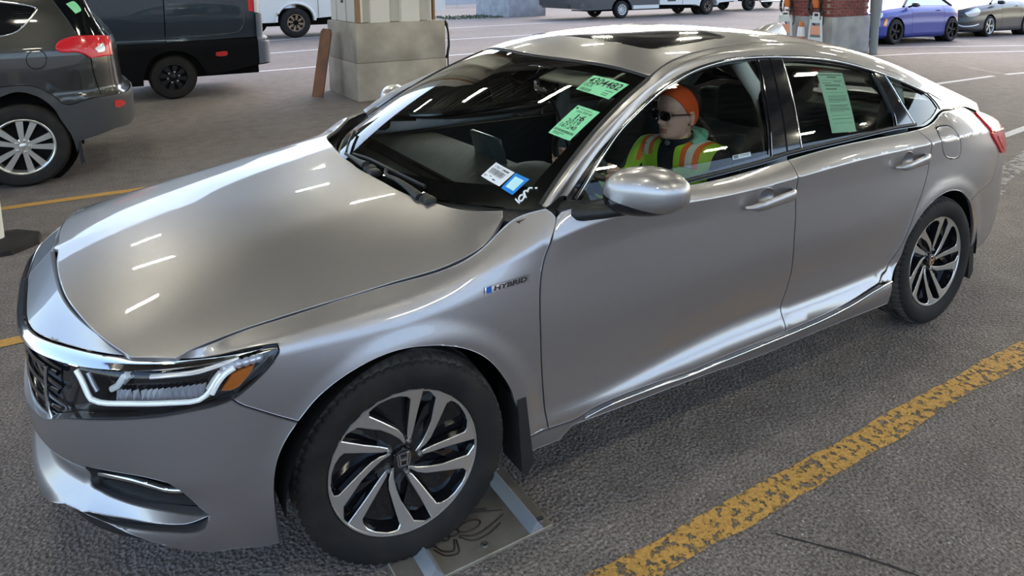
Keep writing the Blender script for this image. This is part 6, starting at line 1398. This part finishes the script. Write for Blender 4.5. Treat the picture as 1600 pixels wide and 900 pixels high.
b = MB(); b.rbox((-2.2, 0, 2.47), (7.9, 1.86, .14), .05); b.build('roof', [VANP], van); b = MB(); b.box((-2.2, 0, 1.36), (7.7, 1.7, 2.1)); b.build('underbody_core', [DARK], van, 0)  # box enlarged into an added dark core so the panel gaps stay dark
w = car_wheel('wheel', van, .39, -.855, .335, .335, .21, .20, RIMB, 8, .20, bolts=6, capr=.052, dish=.05)
for x in (.39, -3.3):
    for s in (1, -1):
        if x > 0 and s == 1: continue
        w3 = copy_tree(w, van); w3.location = (x, -.855*s, .335); w3.rotation_euler = (0, 0, 0 if s == 1 else PI)
# ---------------- simple saloons further off
def simple_car(name, label, x0, x1, yc, paint, wx, wr, rimm, nspk, ztop, noseR=.45, W=.92, zsh=.0, dbl=.09, rr=.62, grid=.07, spw=.09, steer=0):
    t = thing(name, label, 'car', (0, yc, 0)); Lx = x1-x0
    pts = [(x0, 0), (x0+.03, .30), (x0+.13, W*.66), (x0+.38, W*.88), (x0+.9, W*.985), (x0+Lx*.45, W), (x1-1.0, W*.995), (x1-.40, W*.93), (x1-.14, W*.74), (x1-.03, .36), (x1, 0)]
    prof = [(0, .08), (.06, .02), (.14, .0), (.45, .0), (.62, .015), (.80, .02), (.90, .055), (1.0, .13)]; zt = spl([q[0] for q in ztop], [q[1] for q in ztop])
    S = hull(pts, prof, None, zt, .16); key = name+'_s'; SURF[key] = S; L = S.len; cen = ((x0+x1)/2, 0, .5)
    xa = lambda x: float(np.interp(x, S(np.linspace(0, L, 800), np.full(800, .3))[:, 0], np.linspace(0, L, 800))) 
    def arch(x): # hole along the bottom edge
        R = wr+.045; out = []
        for k in range(13):
            a = PI-PI*k/12; out.append((xa(x+R*math.cos(a)), max(0.0, (wr+R*math.sin(a)-.16)/(float(zt(x))-.16))))
        return out
    fa, ra = arch(wx[0]), arch(wx[1])
    fa[0] = (fa[0][0], 0); fa[-1] = (fa[-1][0], 0); ra[0] = (ra[0][0], 0); ra[-1] = (ra[-1][0], 0)
    SCL[key] = (1, .8)
    d1 = xa(wx[0]+.72); d2 = xa(wx[1]-.42)
    for sd in (1, -1):
        sh = panel('body_side', key, [[(0, 1), (d1, 1)], [(d1, 1), (d1, .03)], [(d1, .03), (fa[-1][0], 0)], fa[::-1], [fa[0], (0, 0)], [(0, 0), (0, 1)]], paint, t, side=sd, center=cen, grid=grid, step=.05)
        dr = panel('door', key, [[(d1, 1), (d2, 1)], [(d2, 1), (d2, .45), (d2-.12, .03)], [(d2-.12, .03), (d1, .03)], [(d1, .03), (d1, 1)]], paint, t, side=sd, center=cen, grid=grid, step=.05, inset=.004)
        panel('body_side', key, [[(d2, 1), (L, 1)], [(L, 1), (L, 0)], [(L, 0), ra[-1]], ra[::-1], [ra[0], (d2-.12, .03)], [(d2-.12, .03), (d2, .45), (d2, 1)]], paint, t, side=sd, center=cen, grid=grid, step=.05)
        panel('sill', key, [[(fa[-1][0], .02), (ra[0][0], .02)], [(ra[0][0], .02), (ra[0][0], .12)], [(ra[0][0], .12), (fa[-1][0], .10)], [(fa[-1][0], .10), (fa[-1][0], .02)]], paint, t, off=.02, side=sd, center=cen, grid=grid, step=.05, round_=.01)
        b = MB(); P, N = surf_pts(key, [(d2-.28, .84)], .025, sd, cen); b.rbox(Vector(P[0]), (.17, .03, .03), .012); b.build('door_handle', [paint], dr)
        for x in wx:
            b = MB(); b.lathe([(0, 0), (wr+.06, 0), (wr+.06, -.06)], (x, -sd*(W-.24), wr), (0, -sd, 0), 32); b.build('wheel_well', [DARK], t)
        # head lamps
    a = np.linspace(0, L, 60); E = S(a, np.full(60, .995)); V = []; n = 9; F = []
    for p in E:
        for k in range(n):
            u = -1+2*k/(n-1); V.append((p[0], p[1]*u, p[2]+.05*(1-u*u)*min(1, p[1]/.6)))
    for i in range(59):
        for k in range(n-1): F.append((i*n+k, i*n+k+1, (i+1)*n+k+1, (i+1)*n+k))
    mobj('bonnet_and_deck', V, F, paint, t, smooth=60)
    w = car_wheel('wheel', t, wx[0], -(W-.10), wr, wr, .23, wr*rr, rimm, nspk, spw, dbl, capr=.035, dish=.02); w.rotation_euler = (0, 0, steer)
    for i, x in enumerate(wx):
        for s in (1, -1):
            if i == 0 and s == 1: continue
            w3 = copy_tree(w, t); w3.location = (x, -(W-.10)*s, wr); w3.rotation_euler = (0, 0, (0 if s == 1 else PI)+(steer if i == 0 else 0))
    b = MB(); b.box(((wx[0]+wx[1])/2, 0, .30), (x1-x0-.6, W*1.3, .25)); b.build('underbody_core', [DARK], t, 0)
    return t, key, xa, cen, zt
def cabin(t, prof, wb, wt, glass, roofm, sides=((0, 1),)):
    """prof: (x, z) base-front, top-front, top-rear, base-rear; trapezoid greenhouse"""
    (xf, zf), (xtf, ztf), (xtr, ztr), (xr, zr) = prof
    b = MB(); V = [(xf, -wb, zf), (xf, wb, zf), (xtf, -wt, ztf), (xtf, wt, ztf), (xtr, -wt, ztr), (xtr, wt, ztr), (xr, -wb, zr), (xr, wb, zr)]
    b.add(V, [(0, 1, 3, 2), (6, 4, 5, 7), (0, 2, 4, 6), (1, 7, 5, 3)], 0); b.build('window_glass', [glass], t, 0)
    b = MB(); b.rbox(((xtf+xtr)/2, 0, (ztf+ztr)/2), (xtr-xtf+.1, 2*wt+.04, .07), .03); b.build('roof', [roofm], t)
    for s in (1, -1):
        b = MB(); b.tube([(xf, -wb*s, zf), (xtf, -wt*s, ztf), (xtr, -wt*s, ztr), (xr, -wb*s, zr)], .035, 8); b.build('window_pillar', [roofm], t, 60)
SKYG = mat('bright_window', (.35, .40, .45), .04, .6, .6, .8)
bmw, bk_, xa, cen, zt = simple_car('convertible', 'bright blue convertible beyond the brick column', 16.25, 20.98, 8.97, BLUEP2, (17.48, 20.2), .335, RIMB, 5, [(16.2, .70), (16.7, .84), (17.6, .95), (18.2, 1.0), (19.5, 1.02), (20.4, 1.00), (21.0, .93)], dbl=.13, rr=.70, spw=.07)
cabin(bmw, [(17.95, .98), (18.55, 1.36), (19.7, 1.36), (20.3, 1.0)], .78, .58, SKYG, BLACKP)
panel('headlight', bk_, [(xa(16.30)+.35, .80), (xa(16.95), .92), (xa(16.90), .80), (xa(16.45)+.1, .70), (xa(16.30)+.35, .80)], HLG, bmw, off=.012, center=cen, round_=.006)
panel('side_marker', bk_, [(xa(16.93), .48), (xa(17.02), .72), (xa(17.10), .68), (xa(17.03), .44), (xa(16.93), .48)], AMBER, bmw, off=.012, center=cen, round_=.004)
panel('grille', bk_, [(.02, .70), (.45, .72), (.55, .45), (.40, .20), (.02, .18), (.02, .70)], BLACKG, bmw, off=.008, center=cen, round_=.004)
panel('side_intake', bk_, [(xa(16.5), .36), (xa(16.72), .42), (xa(16.74), .16), (xa(16.5), .12), (xa(16.5), .36)], BLACKP, bmw, off=.008, center=cen, round_=.004)
panel('tail_light', bk_, [(xa(20.72), .86), (xa(20.93)+.1, .88), (xa(20.95)+.1, .76), (xa(20.78), .74), (xa(20.72), .86)], REDL, bmw, off=.012, center=cen, round_=.005)
b = MB(); b.rbox((18.15, -1.0, 1.04), (.20, .16, .12), .05, 3); b.tube([(18.05, -.85, .98), (18.12, -.95, 1.02)], .03, 8); b.build('door_mirror', [BLACKG], bmw)
bmw.location.z = .341; bmw.rotation_euler = (0, .022, 0)
volvo, vk_, xa2, cen2, zt2 = simple_car('estate_car', 'black-blue car with a horizontal grille right of the blue convertible', 22.0, 26.8, 9.6, NAVYP, (23.6, 26.0), .33, RIMS, 5, [(22.0, .80), (22.6, .92), (23.4, 1.0), (24.0, 1.05), (26.0, 1.08), (26.8, 1.0)], dbl=.10, rr=.70, spw=.09)
cabin(volvo, [(23.75, 1.03), (24.5, 1.50), (26.3, 1.50), (26.75, 1.03)], .80, .60, SKYG, NAVYP); volvo.location.z = .341; volvo.rotation_euler = (0, .022, 0)
panel('headlight', vk_, [(xa2(22.32), .84), (xa2(22.95), .90), (xa2(22.98), .72), (xa2(22.45), .66), (xa2(22.32), .84)], HLG, volvo, off=.012, center=cen2, round_=.006)
for bb in (.50, .58, .66, .74):
    strip('grille_bar', vk_, [(.05, bb), (.3, bb), (.60, bb-.01)], .014, BLACKP, volvo, off=.010)
strip('bumper_trim', vk_, [(xa2(22.18), .34), (xa2(22.30), .26), (xa2(22.65), .25), (xa2(22.95), .30)], .022, WHITEL, volvo, off=.012)
panel('lower_grille', vk_, [(.02, .26), (.6, .26), (.7, .12), (.02, .10), (.02, .26)], BLACKP, volvo, off=.006, center=cen2, round_=.004)
b = MB(); b.rbox((24.0, -1.0, 1.08), (.18, .18, .13), .05, 3); b.build('door_mirror', [NAVYP], volvo)
# ---------------- white van with the steel wheel
wv = thing('work_van', 'white work van with a rusty steel wheel behind the plinth', 'van', (5.03, 20.0, 0))
b = MB(); pr = [(-1.95, .56), (-1.0, .50), (-.62, .50)]
for k in range(13):
    a = PI*1.02-PI*1.04*k/12; pr.append((.0+.60*math.cos(a), .56+.53*math.sin(a)))
pr += [(.66, .60), (2.3, .70), (5.2, .72), (5.2, 1.5), (4.6, 1.6), (4.0, 2.6), (-2.0, 2.6), (-2.0, .6)]
b.prism(pr, ((0, 0, 0), (1, 0, 0), (0, 0, 1), (0, 1, 0)), 0, 2.2); b.build('body', [VWHITE], wv, 0)
b = MB(); P = [(.60*math.cos(a), -.02, .56+.53*math.sin(a)) for a in np.linspace(PI*1.03, -.05, 20)]; b.tube(P, .045, 8); b.build('arch_lip', [VWHITE], wv, 60)
b = MB(); b.box((.7, 1.1, .62), (5.4, 1.6, .5)); b.build('underbody_core', [DARK], wv, 0)
b = MB(); b.tube([(.72, -.01, .62), (.72, -.01, 1.6)], .006, 6); b.tube([(2.25, -.01, .72), (2.25, -.01, 2.4)], .012, 6); b.build('door_gap', [DARK], wv, 0)
w = car_wheel('wheel', wv, 0, .13, .47, .47, .28, .265, RUSTR, 8, .16, capr=.085, dish=.06)
w3 = copy_tree(w, wv); w3.location = (3.7, .13, .47)
b = MB(); b.lathe([(0, 0), (.47, 0), (.47, -.25)], (-.9, 2.0, .47), (0, -1, 0), 28); b.build('far_wheel', [RUBBER], wv)
# ---------------- cutaway truck and pickup in the distance
tr = thing('cutaway_truck', 'dark-cabbed truck with a white box body far behind the roof', 'truck', (19.7, 21.8, 0))
b = MB(); pr = [(-2.9, .62), (-2.75, .50), (-1.85, .40), (-.62, .42)]
for k in range(11):
    a = PI-PI*k/10; pr.append((.56*math.cos(a), .42+.48*math.sin(a)))
pr += [(.62, .42), (2.1, .45), (2.1, 2.2), (.9, 2.2), (-.2, 1.45), (-2.5, 1.2), (-2.95, 1.0)]
b.prism(pr, ((0, 0, 0), (1, 0, 0), (0, 0, 1), (0, 1, 0)), 0, 2.2); b.build('cab', [TRUCKP], tr, 0)
b = MB(); b.box((-2.85, .9, .80), (.12, 1.7, .20)); b.box((-2.88, .9, .62), (.14, 1.9, .16)); b.build('front_bumper', [BLACKP], tr, 0)
b = MB(); b.box((1.35, -.04, .48), (1.5, .10, .16)); b.build('running_board', [VWHITE], tr, 0)
b = MB(); pr = [(2.2, .55), (4.45, .50)]
for k in range(11):
    a = PI-PI*k/10; pr.append((5.3+.60*math.cos(a), .42+.48*math.sin(a)))
pr += [(6.0, .55), (7.1, .62), (7.1, 3.0), (2.2, 3.0)]
b.prism(pr, ((0, -.05, 0), (1, 0, 0), (0, 0, 1), (0, 1, 0)), 0, 2.4); b.box((3.6, -.052, 1.5), (.012, .012, 2.0), mt=1); b.box((2.9, -.06, .72), (.5, .01, .05), mt=1); b.box((7.2, 1.0, .60), (.3, 2.0, .10), mt=0); b.build('box_body', [VWHITE, DARK], tr, 0)
b = MB(); b.box((2.6, 1.1, .5), (8, 1.5, .35)); b.build('chassis', [DARK], tr, 0)
w = car_wheel('wheel', tr, .02, .12, .39, .39, .25, .235, VWHITE, 10, .13, capr=.07, dish=.05, bolts=8)
w3 = car_wheel('wheel', tr, 5.3, .12, .39, .39, .25, .22, RUSTR, 6, .16, capr=.08, dish=.06)
for x in (.02, 5.3):
    w4 = copy_tree(w, tr); w4.location = (x, 2.0, .39); w4.rotation_euler = (0, 0, PI)
b = MB(); b.lathe([(0, 0), (.39, 0), (.39, .25)], (5.3, .50, .39), (0, 1, 0), 28); b.build('inner_wheel', [RUBBER], tr)
pk = thing('pickup_truck', 'dark pickup truck far behind, left of the cord reels', 'truck', (29.6, 23.2, 0))
b = MB(); pr = [(-2.6, .72), (-.62, .60)]
for k in range(11):
    a = PI-PI*k/10; pr.append((.56*math.cos(a), .5+.5*math.sin(a)))
pr += [(.62, .50), (3.0, .48), (3.0, 1.9), (1.0, 1.9), (.1, 1.25), (-2.4, 1.15)]
b.prism(pr, ((0, 0, 0), (1, 0, 0), (0, 0, 1), (0, 1, 0)), 0, 2.0); b.build('body', [SUVP], pk, 0)
b = MB(); b.tube([(.7, -.06, .46), (2.9, -.06, .46)], .05, 8); b.build('side_step', [CHROME], pk, 60)
w = car_wheel('wheel', pk, 0, .12, .40, .40, .27, .235, RIMB, 6, .16, capr=.06)
w4 = copy_tree(w, pk); w4.location = (0, 1.9, .40); w4.rotation_euler = (0, 0, PI)
w4 = copy_tree(w, pk); w4.location = (3.6, .12, .40); w4 = copy_tree(w, pk); w4.location = (3.6, 1.9, .40); w4.rotation_euler = (0, 0, PI)
